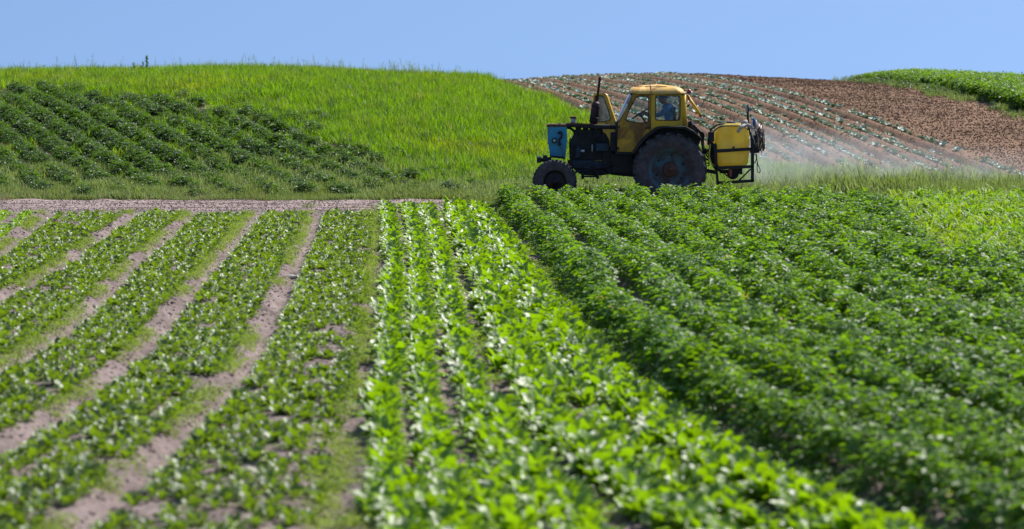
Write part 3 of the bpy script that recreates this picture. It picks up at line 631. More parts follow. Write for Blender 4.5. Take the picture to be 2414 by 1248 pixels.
for _ in range(160):
    px = random.choice([U(560, 860), U(500, 1100), U(0, 560)]) if random.random() < .75 else random.gauss(960, 35)
    x, y = skyl(px); pts.append((x, y + U(-1.5, 1)))
for k, (x, y) in enumerate(pts):
    if k < 70:
        o = link('grass_stalk', random.choice(sk)); s = U(.7, 1.0) * (1.22 if k == 0 else 1)
        if k == 0: x, y = skyl(1030)
        o.location = (x, y, float(H(x, y))); o.rotation_euler = (U(-.25, .25), U(-.25, .25), U(0, 6)); o.scale = (s, s, s)
        tag(o, 'tallest thin grass stalk rising above the skyline right of the hilltop' if k == 0 else 'thin wild grass stalk rising above the skyline of the left hill', 'grass stalk', 'grass stalks on the skyline')
pp = np.array(pts[70:]); scatter('grass_stalks', sit(pp[:, 0], pp[:, 1]), sk, rng.uniform(.6, .95, len(pp)), 'more thin wild grass stalks along the skyline', 'grass stalks', tilt=.2)

# ---- brown hillside: cabbages in ridges, clods
cb_ = [cabbage_mesh(M['cabbage']) for _ in range(6)]
P = []; lab = []
for k in range(0, 34):
    for y in np.arange(63, 111, .24):
        u0 = -.31 - k * .62; x = u0 + 6.3 + (y - 110) * CABDIR + 0.0016 * (y - 68) * (110 - y) + rng.normal(0, .05)
        if x < float(BX(y)) + .1 or x > float(KX(y)) - .3 or not abs(x) < .1857 * y + 3: continue
        if vn(x, y, .7, 100) > .30 or rng.random() < .06: continue
        P.append((x, y + rng.uniform(-.1, .1))); lab.append(k)
P = np.array(P); lab = np.array(lab); sc = rng.uniform(.56, .92, len(P)); P3 = sit(P[:, 0], P[:, 1])
vis = inview(P[:, 0], P[:, 1], -.15); d = np.where(vis & (P[:, 0] > 5.8), P[:, 1], 1e6); o = np.argsort(d)[:300]; rest = np.setdiff1d(np.arange(len(P)), o)
place_individuals('cabbage_plant', P3[o], sc[o], ['bluish green young cabbage in %s' % ('the ridge next to the bare clods' if lab[i] == 0 else 'the %s ridge below the bare clods' % (ordn + ['lowest'])[min(lab[i], 12)]) for i in o], 'cabbage plant', 'young cabbages on the brown hillside', cb_)
scatter('cabbage_plants', P3[rest], cb_, sc[rest], 'young bluish green cabbage plants in rows climbing the brown hillside behind the tractor', 'cabbage plants', group='young cabbages on the brown hillside')
n = 110000; y = rng.uniform(63, 112, n); x = rng.uniform(-3, 23, n); k = (x > BX(y)) & (x < KX(y) + .3) & inview(x, y, 1) & ((cabu(x, y) > 0) | (rng.random(n) < .3))
bc = [clod_mesh(M['brown']) for _ in range(6)]
scatter('ploughed_clods', sit(x[k], y[k], .01), bc, rng.uniform(.012, .03, int(k.sum())) * (1 + 1.0 * (rng.random(int(k.sum())) > .96)), 'rough brown soil clods covering the bare ploughed slope', 'soil clods', tilt=1)
# ---- far right field on its terrace
n = 9000; y = rng.uniform(66, 117, n); x = KX(y) + .7 + rng.exponential(3.2, n); k = inview(x, y, 3.5) & (y < 116)
scatter('terrace_potato_plants', sit(x[k], y[k]), pm, rng.uniform(.8, 1.15, int(k.sum())) * (.55 + .45 * ss((x[k] - 13.6) / 2.5)), 'mid green potato plants on the terrace at the upper right skyline', 'potato plants')
n = 1300; y = rng.uniform(66, 114, n); x = KX(y) + rng.normal(.35, .4, n); k = inview(x, y, 1.5) & (vn(x, y, 1.5, 111) > -.05)
scatter('bank_grass', sit(x[k], y[k]), vt + [dm[0]], rng.uniform(.4, 1.0, int(k.sum())), 'rough weeds and grass on the shaded earth bank below the far right field', 'grass')

# ================================================================== tractor
M['yellow'] = paint_mat('yellow_paint', (.92, .50, .010), (.17, .075, .03), .38, .45, 1.7, (.42, .26, .05), worn=(.68, .42, .03))
M['roofpaint'] = paint_mat('faded_roof_paint', (.85, .46, .06), (.22, .10, .04), .45, .6, 2.4, (.45, .27, .10), worn=(.75, .55, .28))
M['rustdoor'] = paint_mat('rusty_yellow_paint', (.92, .50, .010), (.22, .095, .03), .85, .5, 1.3, (.40, .22, .05), worn=(.62, .36, .04))
M['blue'] = paint_mat('faded_blue_paint', (.025, .32, .52), (.10, .06, .05), .52, .5, 2.6, (.05, .12, .16), worn=(.03, .26, .42))
M['darkblue'] = paint_mat('oily_blue_paint', (.010, .04, .075), (.04, .025, .02), .7, .55, 4, (.02, .02, .025), worn=(.015, .06, .10))
M['grease'] = plain_mat('greasy_dark_metal', (.018, .017, .019), .5, .2, .6, 9)
M['black'] = plain_mat('black_painted_metal', (.02, .02, .023), .55, .1, .5, 10)
M['rustmetal'] = plain_mat('rusty_metal', (.11, .055, .04), .8, .2, .5, 10)
M['maroon'] = plain_mat('heat_stained_muffler', (.055, .025, .03), .6, .3, .5, 12)
M['steel'] = plain_mat('bare_steel', (.42, .42, .44), .4, .7, .4, 10)
M['rubber'] = plain_mat('dusty_rubber', (.075, .067, .072), .85, 0, .45, 7, .25)
M['hub'] = paint_mat('dull_blue_rim_paint', (.05, .12, .155), (.07, .05, .045), .65, .6, 3, (.07, .06, .06), worn=(.05, .12, .15))
M['hose'] = plain_mat('black_hose', (.015, .015, .017), .5, 0, .3, 20)
M['tank'] = plain_mat('yellow_plastic', (.92, .76, .17), .36, 0, .12, 2.5, .7, trans=.55)
M['tankpale'] = plain_mat('sun_bleached_plastic', (.92, .82, .42), .45, 0, .1, 4, .5, trans=.3)
M['lid'] = plain_mat('dark_plastic', (.05, .05, .06), .5, 0, .3, 8)
M['cloth'] = plain_mat('pale_sacking', (.42, .38, .36), .9, 0, .3, 9)
M['bluepl'] = plain_mat('blue_plastic', (.02, .10, .32), .4, 0, .2, 9)
M['redpl'] = plain_mat('faded_red_plastic', (.45, .12, .12), .5, 0, .3, 9)
M['glass'] = glass_mat('dusty_glass')
M['lens'] = plain_mat('lamp_lens', (.5, .5, .48), .2, 0, .2, 8, .6)
M['redlens'] = plain_mat('red_lamp_lens', (.25, .03, .03), .3, 0, .2, 8, .6)
M['white'] = plain_mat('glint_and_blossom_white', (.72, .74, .78), .4, .1, .15, 8)

TY = 60.95                                    # distance of the tractor's centre line
TX = (1455 - 1207) * TY / F
def PT(px, py, yl):
    """a point traced from the side view, at its depth beside the centre line -> tractor coordinates"""
    d = TY + yl; return Vector(((px - 1207) * d / F - TX, yl, CAMZ - (py - HOR) * d / F))
def meshobj(name, bm, mat, parent, smooth=False, bevel=0):
    bmesh.ops.recalc_face_normals(bm, faces=bm.faces[:])
    me = bpy.data.meshes.new(name); bm.to_mesh(me); bm.free()
    o = link(name, me, mat, parent, smooth)
    if bevel:
        b = o.modifiers.new('bevel', 'BEVEL'); b.width = bevel; b.segments = 2; b.limit_method = 'ANGLE'
    return o
def rounded(poly, rad, seg=4):
    out = []; n = len(poly)
    for i in range(n):
        p = Vector(poly[i][:2]); a = Vector(poly[i - 1][:2]) - p; b = Vector(poly[(i + 1) % n][:2]) - p
        r = (rad[i] if isinstance(rad, (list, tuple)) else rad); r = min(r, a.length * .48, b.length * .48)
        if r <= 0: out.append((p.x, p.y)); continue
        p0 = p + a.normalized() * r; p1 = p + b.normalized() * r
        for k in range(seg + 1):
            t = k / seg; q = p0 * (1 - t) ** 2 + p * 2 * t * (1 - t) + p1 * t ** 2; out.append((q.x, q.y))
    return out
def prism(bm, poly, y0, y1, holes=(), place=None):
    """a plate cut to a side-view outline (with openings), from depth y0 to y1; outline in pixels at depth y0, or placed by a function"""
    pl = place or (lambda x, z, y: (lambda v: Vector((v.x, y, v.z)))(PT(x, z, y0)))
    loops = [list(poly)] + [list(h) for h in holes]
    tri = tessellate_polygon([[Vector((p[0], p[1], 0)) for p in lp] for lp in loops]); flat = [p for lp in loops for p in lp]
    A = [bm.verts.new(pl(p[0], p[1], y0)) for p in flat]; B = [bm.verts.new(pl(p[0], p[1], y1)) for p in flat]
    for t in tri:
        try: bm.faces.new([A[i] for i in t]); bm.faces.new([B[i] for i in reversed(t)])
        except ValueError: pass
    k = 0
    for lp in loops:
        n = len(lp)
        for i in range(n):
            a, b = k + i, k + (i + 1) % n
            try: bm.faces.new([A[a], A[b], B[b], B[a]])
            except ValueError: pass
        k += n
def box(bm, c, s, rot=None):
    r = bmesh.ops.create_cube(bm, size=1); mx = Matrix.Translation(c) @ (rot.to_4x4() if rot else Matrix()) @ Matrix.Diagonal((*s, 1))
    bmesh.ops.transform(bm, matrix=mx, verts=r['verts'])
def tube(bm, pts, rad, seg=8, closed=False):
    pts = [Vector(p) for p in pts]; n = len(pts); rings = []
    rr = rad if isinstance(rad, (list, tuple)) else [rad] * n
    for i, p in enumerate(pts):
        t = ((pts[(i + 1) % n] if closed or i < n - 1 else p) - (pts[i - 1] if closed or i > 0 else p)).normalized()
        u = t.cross(Vector((0, 0, 1)));  u = t.cross(Vector((1, 0, 0))) if u.length < .15 else u
        u.normalize(); v = t.cross(u)
        if rings and u.dot(pu) < 0: u, v = -u, -v
        pu = u
        rings.append([bm.verts.new(p + (u * math.cos(6.2832 * k / seg) + v * math.sin(6.2832 * k / seg)) * rr[i]) for k in range(seg)])
    for i in range(n if closed else n - 1):
        a, b = rings[i], rings[(i + 1) % n]
        for k in range(seg): bm.faces.new([a[k], a[(k + 1) % seg], b[(k + 1) % seg], b[k]])
    if not closed: bm.faces.new(rings[0]); bm.faces.new(rings[-1])
def spline(pts, n=20):
    pts = [Vector(p) for p in pts]; P_ = [pts[0] * 2 - pts[1]] + pts + [pts[-1] * 2 - pts[-2]]; out = []
    for i in range(1, len(P_) - 2):
        for k in range(max(2, n // (len(pts) - 1))):
            t = k / max(2, n // (len(pts) - 1)); a, b, c, d = P_[i - 1:i + 3]
            out.append(.5 * ((2 * b) + (c - a) * t + (2 * a - 5 * b + 4 * c - d) * t ** 2 + (3 * b - a - 3 * c + d) * t ** 3))
    return out + [pts[-1]]
def lathe(bm, prof, seg=48, c=(0, 0, 0)):
    """prof: list of (radius, depth) turned round the axle (local Y)"""
    rings = []
    for r, y in prof:
        if r < 1e-4: rings.append([bm.verts.new((c[0], c[1] + y, c[2]))]); continue
        rings.append([bm.verts.new((c[0] + r * math.cos(6.2832 * k / seg), c[1] + y, c[2] + r * math.sin(6.2832 * k / seg))) for k in range(seg)])
    for a, b in zip(rings, rings[1:]):
        for k in range(seg):
            if len(a) == 1 and len(b) == 1: continue
            if len(a) == 1: bm.faces.new([a[0], b[(k + 1) % seg], b[k]])
            elif len(b) == 1: bm.faces.new([a[k], a[(k + 1) % seg], b[0]])
            else: bm.faces.new([a[k], a[(k + 1) % seg], b[(k + 1) % seg], b[k]])
def part(name, mat, parent, fn, smooth=False, bevel=.006, loc=None):
    bm = bmesh.new(); fn(bm); o = meshobj(name, bm, mat, parent, smooth, bevel)
    if loc is not None: o.location = loc
    return o
def cylz(bm, p0, p1, r0, r1=None, seg=16): tube(bm, [p0, p1], [r0, r1 or r0], seg)

TR = empty('tractor', (TX, TY, 0))
tag(TR, 'old blue and yellow tractor with rusty cab, rolling along the grass verge', 'tractor')
NS = -.64                                      # depth of the cab's near side
# ---- wheels
def wheel(name, cx, cy, r, w, side, lugs, rear):
    c = PT(cx, cy, side * (.78 if rear else .70)); yo = side * (1 if side < 0 else 1)
    s = -1 if side < 0 else 1                  # outward direction on local Y
    if rear:
        rimp = [(.0, .10), (.05, .10), (.06, .085), (.11, .085), (.13, .03), (.20, .02), (.24, -.01), (.34, .0), (.39, .05), (.40, .09), (.46, .10), (.475, .13), (.49, .135), (.49, -.13), (.44, -.13), (.40, -.05), (.1, -.1), (0, -.1)]
    else:
        rimp = [(0, .10), (.05, .10), (.055, .06), (.09, .05), (.14, .01), (.2, .0), (.23, .04), (.245, .07), (.255, .075), (.255, -.07), (.2, -.06), (0, -.06)]
    o = part(name, M['hub'] if rear else M['grease'], TR, lambda bm: lathe(bm, [(a, s * b) for a, b in rimp], 56), True, 0, c)
    ri = .475 if rear else .25; h = w / 2
    tp_ = [(ri, h * .70), (ri + .03, h * .82), (ri + (r - ri) * .45, h), (ri + (r - ri) * .78, h * .95), (r - .035, h * .78), (r - .015, h * .4), (r - .01, 0)]
    tp_ = tp_ + [(a, -b) for a, b in reversed(tp_[:-1])]
    part('tyre', M['rubber'], o, lambda bm: lathe(bm, tp_, 64), True, 0)
    def lug(bm):
        for k in range(lugs):
            for sd in (-1, 1):
                if not rear and sd > 0: continue
                a = 6.2832 * (k + (.5 if sd > 0 else 0)) / lugs
                if rear:
                    m_ = Matrix.Rotation(-a, 4, 'Y') @ Matrix.Translation((r - .012, sd * h * .50, 0)) @ Matrix.Rotation(sd * R(42), 4, 'X')
                    q = bmesh.ops.create_cube(bm, size=1); bmesh.ops.transform(bm, matrix=m_ @ Matrix.Diagonal((.055, h * 1.25, .05, 1)), verts=q['verts'])
                    m_ = Matrix.Rotation(-a - sd * 0 - R(4.5), 4, 'Y') @ Matrix.Translation((r - .055, sd * h * .90, 0)) @ Matrix.Rotation(sd * R(20), 4, 'Z')
                    q = bmesh.ops.create_cube(bm, size=1); bmesh.ops.transform(bm, matrix=m_ @ Matrix.Diagonal((.10, .035, .055, 1)), verts=q['verts'])
                else:
                    m_ = Matrix.Rotation(-a, 4, 'Y') @ Matrix.Translation((r - .012, 0, 0))
                    for yy in (-h * .62, 0, h * .62):
                        q = bmesh.ops.create_cube(bm, size=1); bmesh.ops.transform(bm, matrix=m_ @ Matrix.Translation((0, yy, 0)) @ Matrix.Diagonal((.022, .05, .05, 1)), verts=q['verts'])
    l = part('tread_lugs', M['rubber'], o, lug); l['kind'] = 'stuff'
    if rear:
        for k in range(6):
            a = 6.2832 * (k + .37) / 6
            part('rim_hole', M['grease'], o, lambda bm: cylz(bm, (math.cos(a) * .31, s * -.03, math.sin(a) * .31), (math.cos(a) * .31, s * .012, math.sin(a) * .31), .028, None, 10), loc=None)
        part('hub_cap', M['rustmetal'], o, lambda bm: lathe(bm, [(0, s * .15), (.045, s * .15), (.055, s * .10), (.15, s * .085), (.17, s * .04), (.17, 0)], 24), True)
        for k in range(8):
            a = 6.2832 * k / 8
            part('wheel_nut', M['rustmetal'], o, lambda bm: cylz(bm, (math.cos(a) * .125, s * .07, math.sin(a) * .125), (math.cos(a) * .125, s * .11, math.sin(a) * .125), .014, None, 6))
    else:
        for k in range(5):
            a = 6.2832 * k / 5
            part('wheel_nut', M['rustmetal'], o, lambda bm: cylz(bm, (math.cos(a) * .11, s * .02, math.sin(a) * .11), (math.cos(a) * .11, s * .065, math.sin(a) * .11), .013, None, 6))
    return o
wheel('rear_wheel', 1579, 399, .79, .38, -1, 20, True)
wheel('rear_wheel', 1579, 399, .79, .38, 1, 20, True)
wheel('front_wheel', 1308, 428, .485, .20, -1, 34, False)
fw = wheel('front_wheel', 1306, 428, .485, .20, 1, 34, False)
# ---- chassis
def chassis(bm):
    for y in (-.22, .18): prism(bm, [(1338, 377), (1452, 379), (1456, 400), (1400, 398), (1338, 394)], y, y + .05)
part('frame_beam', M['darkblue'], TR, chassis)
part('transmission', M['grease'], TR, lambda bm: (prism(bm, [(1420, 352), (1500, 350), (1560, 352), (1600, 360), (1612, 400), (1598, 424), (1540, 424), (1500, 418), (1440, 412), (1420, 398)], -.24, .24),
     prism(bm, [(1440, 362), (1492, 362), (1500, 412), (1445, 408)], -.36, -.24)), bevel=.02)
part('rear_axle', M['grease'], TR, lambda bm: cylz(bm, PT(1579, 399, -.75), PT(1579, 399, .75), .10, None, 14))
part('oil_pan', M['grease'], TR, lambda bm: prism(bm, [(1348, 392), (1450, 392), (1440, 410), (1417, 414), (1372, 413), (1356, 402)], -.18, .18), bevel=.015)
part('step', M['black'], TR, lambda bm: (prism(bm, [(1372, 405), (1377, 405), (1377, 422), (1371, 422)], -.5, -.2), prism(bm, [(1406, 405), (1411, 405), (1412, 422), (1406, 422)], -.5, -.2), prism(bm, [(1371, 415), (1412, 415), (1412, 418), (1371, 418)], -.5, -.2)))
part('front_axle', M['grease'], TR, lambda bm: (cylz(bm, PT(1306, 426, -.66), PT(1306, 426, .66), .055), box(bm, PT(1315, 405, 0), (.28, .34, .26)), prism(bm, [(1310, 395), (1345, 384), (1352, 398), (1322, 420)], -.12, .12)), bevel=.012)
part('steering_rod', M['grease'], TR, lambda bm: (tube(bm, [PT(1318, 412, -.55), PT(1380, 402, -.42), PT(1455, 388, -.34)], .022),))
part('front_bumper', M['black'], TR, lambda bm: (prism(bm, [(1266, 371), (1276, 371), (1277, 383), (1266, 384)], -.5, .5), prism(bm, [(1276, 373), (1300, 369), (1300, 384), (1276, 381)], -.30, -.24),
     prism(bm, [(1276, 373), (1300, 369), (1300, 384), (1276, 381)], .24, .30), box(bm, PT(1285, 372, -.4), (.09, .06, .12))), bevel=.01)
# ---- engine
def engine(bm):
    prism(bm, [(1343, 336), (1352, 318), (1428, 314), (1436, 330), (1440, 378), (1343, 378)], -.17, .19)
    prism(bm, [(1352, 306), (1420, 305), (1424, 316), (1352, 320)], -.13, .14)
e = part('engine', M['grease'], TR, engine, bevel=.02)
part('fuel_pump', M['darkblue'], e, lambda bm: (prism(bm, [(1404, 338), (1436, 338), (1436, 356), (1404, 356)], -.33, -.17), cylz(bm, PT(1397, 347, -.30), PT(1397, 347, -.17), .05)), bevel=.012)
part('oil_filter', M['darkblue'], e, lambda bm: (cylz(bm, PT(1364, 372, -.28), PT(1364, 348, -.28), .075), cylz(bm, PT(1364, 348, -.28), PT(1364, 344, -.28), .05)), True)
part('filter_canister', M['steel'], e, lambda bm: cylz(bm, PT(1368, 356, -.30), PT(1378, 356, -.30), .035), True)
part('injector', M['steel'], e, lambda bm: [cylz(bm, PT(1396 + 0 * k, 340 - 0, -.34), PT(1396, 358, -.34), .010) for k in (0,)])
part('cylinder_cover', M['black'], e, lambda bm: [prism(bm, [(1357 + k * 17, 298), (1370 + k * 17, 298), (1370 + k * 17, 307), (1357 + k * 17, 307)], -.10, .10) for k in range(4)], bevel=.01)
for k in range(4):
    part('fuel_pipe', M['grease'], e, lambda bm: tube(bm, spline([PT(1408 + 6 * k, 339, -.25), PT(1400 + 3 * k, 328, -.27), PT(1364 + 17 * k, 322, -.2), PT(1364 + 17 * k, 308, -.12)], 14), .008, 6))
part('fan_belt', M['rubber'], e, lambda bm: tube(bm, [PT(1344 + 2 * math.cos(a), 345 + 20 * math.sin(a), 0) + Vector((0, .10 * math.cos(a), 0)) for a in [k * .5236 for k in range(12)]], .012, 6, True))
part('coolant_hose', M['hose'], e, lambda bm: tube(bm, spline([PT(1334, 300, -.05), PT(1346, 303, -.06), PT(1356, 312, -.06)], 8), .03))
part('battery_box', M['black'], TR, lambda bm: prism(bm, [(1440, 312), (1456, 312), (1456, 356), (1438, 356)], -.42, -.15), bevel=.012)
# ---- front shell and bonnet
shell = part('radiator_shell', M['blue'], TR, lambda bm: (prism(bm, rounded([(1290, 298), (1336, 297), (1337, 330), (1333, 375), (1297, 371), (1292, 335)], [3, 3, 1, 3, 3, 1]), -.27, -.25),
     prism(bm, rounded([(1290, 298), (1336, 297), (1337, 330), (1333, 375), (1297, 371), (1292, 335)], [3, 3, 1, 3, 3, 1]), .25, .27),
     prism(bm, [(1290, 298), (1293, 298), (1295, 335), (1300, 371), (1297, 371), (1292, 335)], -.25, -.19), prism(bm, [(1290, 298), (1293, 298), (1295, 335), (1300, 371), (1297, 371), (1292, 335)], .19, .25),
     prism(bm, [(1333, 297), (1336, 297), (1337, 330), (1333, 375), (1330, 375), (1334, 330)], -.25, .25)), bevel=.006)
part('shell_top', M['rustmetal'], shell, lambda bm: prism(bm, rounded([(1289, 294), (1296, 292.5), (1330, 293), (1338, 295), (1337, 299), (1289, 299)], 1.5), -.275, .275), bevel=.015)
part('radiator_core', M['grease'], shell, lambda bm: prism(bm, [(1295, 300), (1300, 300), (1305, 370), (1300, 370)], -.19, .19))
for k in range(6):
    part('grille_bar', M['blue'], shell, lambda bm: prism(bm, [(1291, 305 + k * 10.5), (1293, 305 + k * 10.5), (1293.5, 308 + k * 10.5), (1291.5, 308 + k * 10.5)], -.19, .19))
part('shell_crease', M['black'], shell, lambda bm: prism(bm, [(1296, 366), (1331, 369), (1333, 375), (1297, 371)], -.276, -.272), bevel=0)
hl = part('headlight', M['lens'], TR, lambda bm: (cylz(bm, PT(1307, 331, -.33), PT(1307, 331, -.27), .03),), True)
part('lamp_ring', M['black'], hl, lambda bm: cylz(bm, PT(1307, 331, -.31), PT(1307, 331, -.26), .062), True)
part('lamp_bracket', M['grease'], TR, lambda bm: (tube(bm, spline([PT(1316, 314, -.28), PT(1322, 311, -.32), PT(1324, 318, -.34), PT(1321, 327, -.31)], 10), 0.024),), True)
part('bonnet_latch', M['black'], TR, lambda bm: (cylz(bm, PT(1319, 339, -.32), PT(1319, 339, -.26), .045), prism(bm, [(1317, 326), (1321, 326), (1321, 338), (1317, 338)], -.30, -.27)))
part('bonnet', M['grease'], TR, lambda bm: (prism(bm, [(1333, 292), (1345, 290), (1360, 293), (1453, 295), (1456, 305), (1400, 304), (1336, 299)], -.26, .26),), bevel=.03)
part('bonnet_edge', M['rustmetal'], TR, lambda bm: prism(bm, [(1334, 291), (1350, 289.5), (1400, 292), (1400, 294.5), (1334, 294)], -.275, -.262), bevel=0)
fc = part('filler_neck', M['steel'], TR, lambda bm: cylz(bm, PT(1351, 293, -.05), PT(1351, 279, -.05), .055), True)
part('filler_cap', M['rustmetal'], fc, lambda bm: cylz(bm, PT(1351, 279, -.05), PT(1351, 274.5, -.05), .078), True)
part('wing_nut', M['black'], TR, lambda bm: cylz(bm, PT(1319, 293, 0), PT(1319, 290, 0), .03))
ex = part('exhaust_muffler', M['maroon'], TR, lambda bm: tube(bm, [PT(1397, 296, .10), PT(1398, 291, .10), PT(1399, 288, .10), PT(1405, 246, .10), PT(1406, 242, .10), PT(1407, 239, .10)], [.06, .075, .098, .095, .08, .03], 18), True, 0)
part('exhaust_pipe', M['maroon'], ex, lambda bm: tube(bm, [PT(1406, 242, .10), PT(1412, 200, .10), PT(1413.5, 184, .10), PT(1415.5, 182, .10)], [.026, .028, .028, .026], 12), True, 0)
part('muffler_band', M['grease'], ex, lambda bm: (tube(bm, [PT(1400.2, 280, .10), PT(1400.8, 276, .10)], .104, 18), tube(bm, [PT(1404, 252, .10), PT(1404.6, 249, .10)], .10, 18)), True, 0)
part('exhaust_elbow', M['maroon'], ex, lambda bm: tube(bm, spline([PT(1397, 295, .10), PT(1395, 303, .12), PT(1392, 312, .16)], 8), .045), True, 0)
# ---- cab
door_out = [(1490, 221), (1534, 221), (1534, 309), (1524, 315), (1510, 330), (1500, 345), (1492, 358), (1455, 357), (1456, 320), (1457, 290)]
win1 = rounded([(1500, 227), (1528, 227.5), (1529, 288), (1506, 290), (1474, 284), (1484, 258)], [9, 7, 8, 5, 7, 2])
quarter = [(1534.8, 221), (1610, 221), (1615, 226), (1617, 300), (1548, 299), (1534.8, 308)]
win2 = rounded([(1545, 226), (1603, 226), (1603, 284), (1545, 283)], [6, 7, 9, 5])
def grow(poly, k):
    cx_ = sum(p[0] for p in poly) / len(poly); cy_ = sum(p[1] for p in poly) / len(poly); out = []
    for x, y in poly:
        l = math.hypot(x - cx_, y - cy_); out.append((x + (x - cx_) / l * k, y + (y - cy_) / l * k))
    return out
def windowed(name, out_, win, y, parent, mat, th=.04):
    o = part(name, mat, parent, lambda bm: prism(bm, out_, y, y + th, [win]), bevel=.008)
    s = part('window_seal', M['black'], o, lambda bm: prism(bm, grow(win, 1.1), y - .008, y + .012, [grow(win, -1.0)]), bevel=0)
    part('window_pane', M['glass'], o, lambda bm: prism(bm, grow(win, -.6), y + .016, y + .022), bevel=0)
    return o
nd = windowed('cab_door', rounded(door_out, [8, 1, 1, 2, 2, 2, 1, 1, 0, 2]), win1, NS, TR, M['rustdoor'])
part('door_handle', M['black'], nd, lambda bm: (tube(bm, [PT(1530, 300, NS), PT(1530, 300, NS - .05), PT(1520, 302, NS - .05)], .012),))
part('door_hinge', M['black'], nd, lambda bm: cylz(bm, PT(1459, 296, NS - .012), PT(1459, 303, NS - .012), .018))
part('door_hinge', M['black'], nd, lambda bm: cylz(bm, PT(1457, 346, NS - .012), PT(1457, 353, NS - .012), .018))
qp = windowed('quarter_panel', rounded(quarter, [1, 5, 3, 1, 2, 1]), win2, NS, TR, M['yellow'])
# far side: rear quarter, and the door swung wide open ahead of its pillar
qf = part('quarter_panel', M['yellow'], TR, lambda bm: prism(bm, quarter, -NS - .04, -NS, [win2], place=lambda x, z, y: (lambda v: Vector((v.x, y, v.z)))(PT(x, z, 0))), bevel=.008)
part('window_pane', M['glass'], qf, lambda bm: prism(bm, grow(win2, -.6), -NS - .02, -NS - .014, place=lambda x, z, y: (lambda v: Vector((v.x, y, v.z)))(PT(x, z, 0))), bevel=0)
ang = R(46)
def fardoor(x, z, y):
    v = PT(x, z, 0); dx = v.x - PT(1455, 300, 0).x; h = PT(1453.5, 300, .64)
    t = y                                       # thickness direction
    return Vector((h.x - dx * math.cos(ang) + t * math.sin(ang), .64 + dx * math.sin(ang) + t * math.cos(ang), v.z))
fdo = part('cab_door', M['yellow'], TR, lambda bm: prism(bm, rounded(door_out, [8, 8, 1, 2, 2, 2, 1, 1, 0, 2]), 0, .035, [win1], place=fardoor), bevel=.008)
tag(fdo, 'far cab door swung wide open ahead of the windscreen')
part('window_seal', M['black'], fdo, lambda bm: prism(bm, grow(win1, 1.2), -.008, .010, [grow(win1, -.7)], place=fardoor), bevel=0)
part('window_pane', M['glass'], fdo, lambda bm: prism(bm, grow(win1, -.6), .014, .02, place=fardoor), bevel=0)
# roof, pillars, rear wall, floor, windscreen
def roofdome(bm):
    # pressed sheet roof: skirt, rolled shoulder and a low crown
    x0, x1 = PT(1486, 215, NS).x, PT(1614.5, 215, NS).x; z0 = PT(1500, 220.8, NS).z; zt = PT(1540, 205.2, NS).z; yw = -NS + .055
    rings = []
    for ins, z in ((0, z0), (.0, z0 + .012), (.012, z0 + .045), (.05, z0 + .095), (.11, zt - .012), (.20, zt), (.40, zt + .03), (.58, zt + .04)):
        hx, hy = (x1 - x0) / 2 - ins * (1 if ins < .3 else 1.0), yw - ins; cx = (x0 + x1) / 2; rr = max(.02, .16 - ins * .1); ring = []
        for sx, sy, a0 in ((1, 1, 0), (-1, 1, 90), (-1, -1, 180), (1, -1, 270)):
            for k in range(7):
                a = R(a0 + k * 15); ring.append(bm.verts.new((cx + sx * (hx - rr) + math.cos(a) * rr, sy * (max(hy, rr + .01) - rr) + math.sin(a) * rr, z + .010 * math.sin(k * 2.1 + a0))))
        rings.append(ring)
    for a, b in zip(rings, rings[1:]):
        n = len(a)
        for k in range(n): bm.faces.new([a[k], a[(k + 1) % n], b[(k + 1) % n], b[k]])
    bm.faces.new(rings[0]); bm.faces.new(rings[-1])
roof_pts = [(1486, 219.5), (1487, 212), (1493, 206.5), (1510, 204.6), (1534, 204), (1562, 204.5), (1595, 206.5), (1607, 210), (1614, 216), (1614, 222), (1552, 220.8)]
rf = part('cab_roof', M['roofpaint'], TR, lambda bm: roofdome(bm), True, 0)
part('roof_seam', M['rustmetal'], rf, lambda bm: tube(bm, [PT(1534, 221, NS) + Vector((0, -.055, 0)), PT(1534, 216, NS) + Vector((0, -.035, 0)), PT(1534, 207, NS) + Vector((0, .06, .012)), PT(1534, 205, NS) + Vector((0, .2, .01)), PT(1534, 204, NS) + Vector((0, .6, .04))], .011, 6), True, 0)
part('roof_gutter', M['grease'], rf, lambda bm: prism(bm, [(1485, 219.6), (1615, 221.4), (1615, 223.2), (1485, 221.4)], NS - .03, NS + .04), bevel=0)
for k in range(9):
    part('roof_crack', M['rustmetal'], rf, lambda bm: (lambda x, l, y: tube(bm, [Vector((x, y, PT(1500, 205.2, NS).z - (y - NS - .14) * -.02 + .004)), Vector((x + l, y + U(-.02, .02), PT(1500, 205.2, NS).z + .006))], .007, 4))(PT(1494, 0, NS).x + .01 + .06 * k, U(.2, .4), NS + .15 + .05 * (k % 4)), bevel=0)
ws = [(1485, 221), (1490, 221), (1462, 287), (1457, 287)]
part('front_pillar', M['grease'], TR, lambda bm: prism(bm, [(1487, 220), (1491, 220), (1461, 288), (1456, 288)], NS - .002, NS + .05, place=None), bevel=.008)
part('front_pillar', M['grease'], TR, lambda bm: prism(bm, [(1487, 220), (1491, 220), (1461, 288), (1456, 288)], .58, .63), bevel=.008)
wsf = part('windscreen_glint_frame', M['white'], TR, lambda bm: (tube(bm, [PT(1486, 224, NS - .03), PT(1476, 250, NS - .04), PT(1458, 284, NS - .03)], [.02, .026, .02], 8), tube(bm, [PT(1484, 224, -.55), PT(1456, 284, -.55), PT(1456, 284, .55), PT(1484, 224, .55)], .02, 6, True)), True, 0)  # frame coloured blue-white for the glint of the edge-on windscreen
part('windscreen_pane', M['glass'], wsf, lambda bm: prism(bm, [(1486, 224), (1487, 224), (1459, 285), (1458, 285)], -.58, .58), bevel=0)
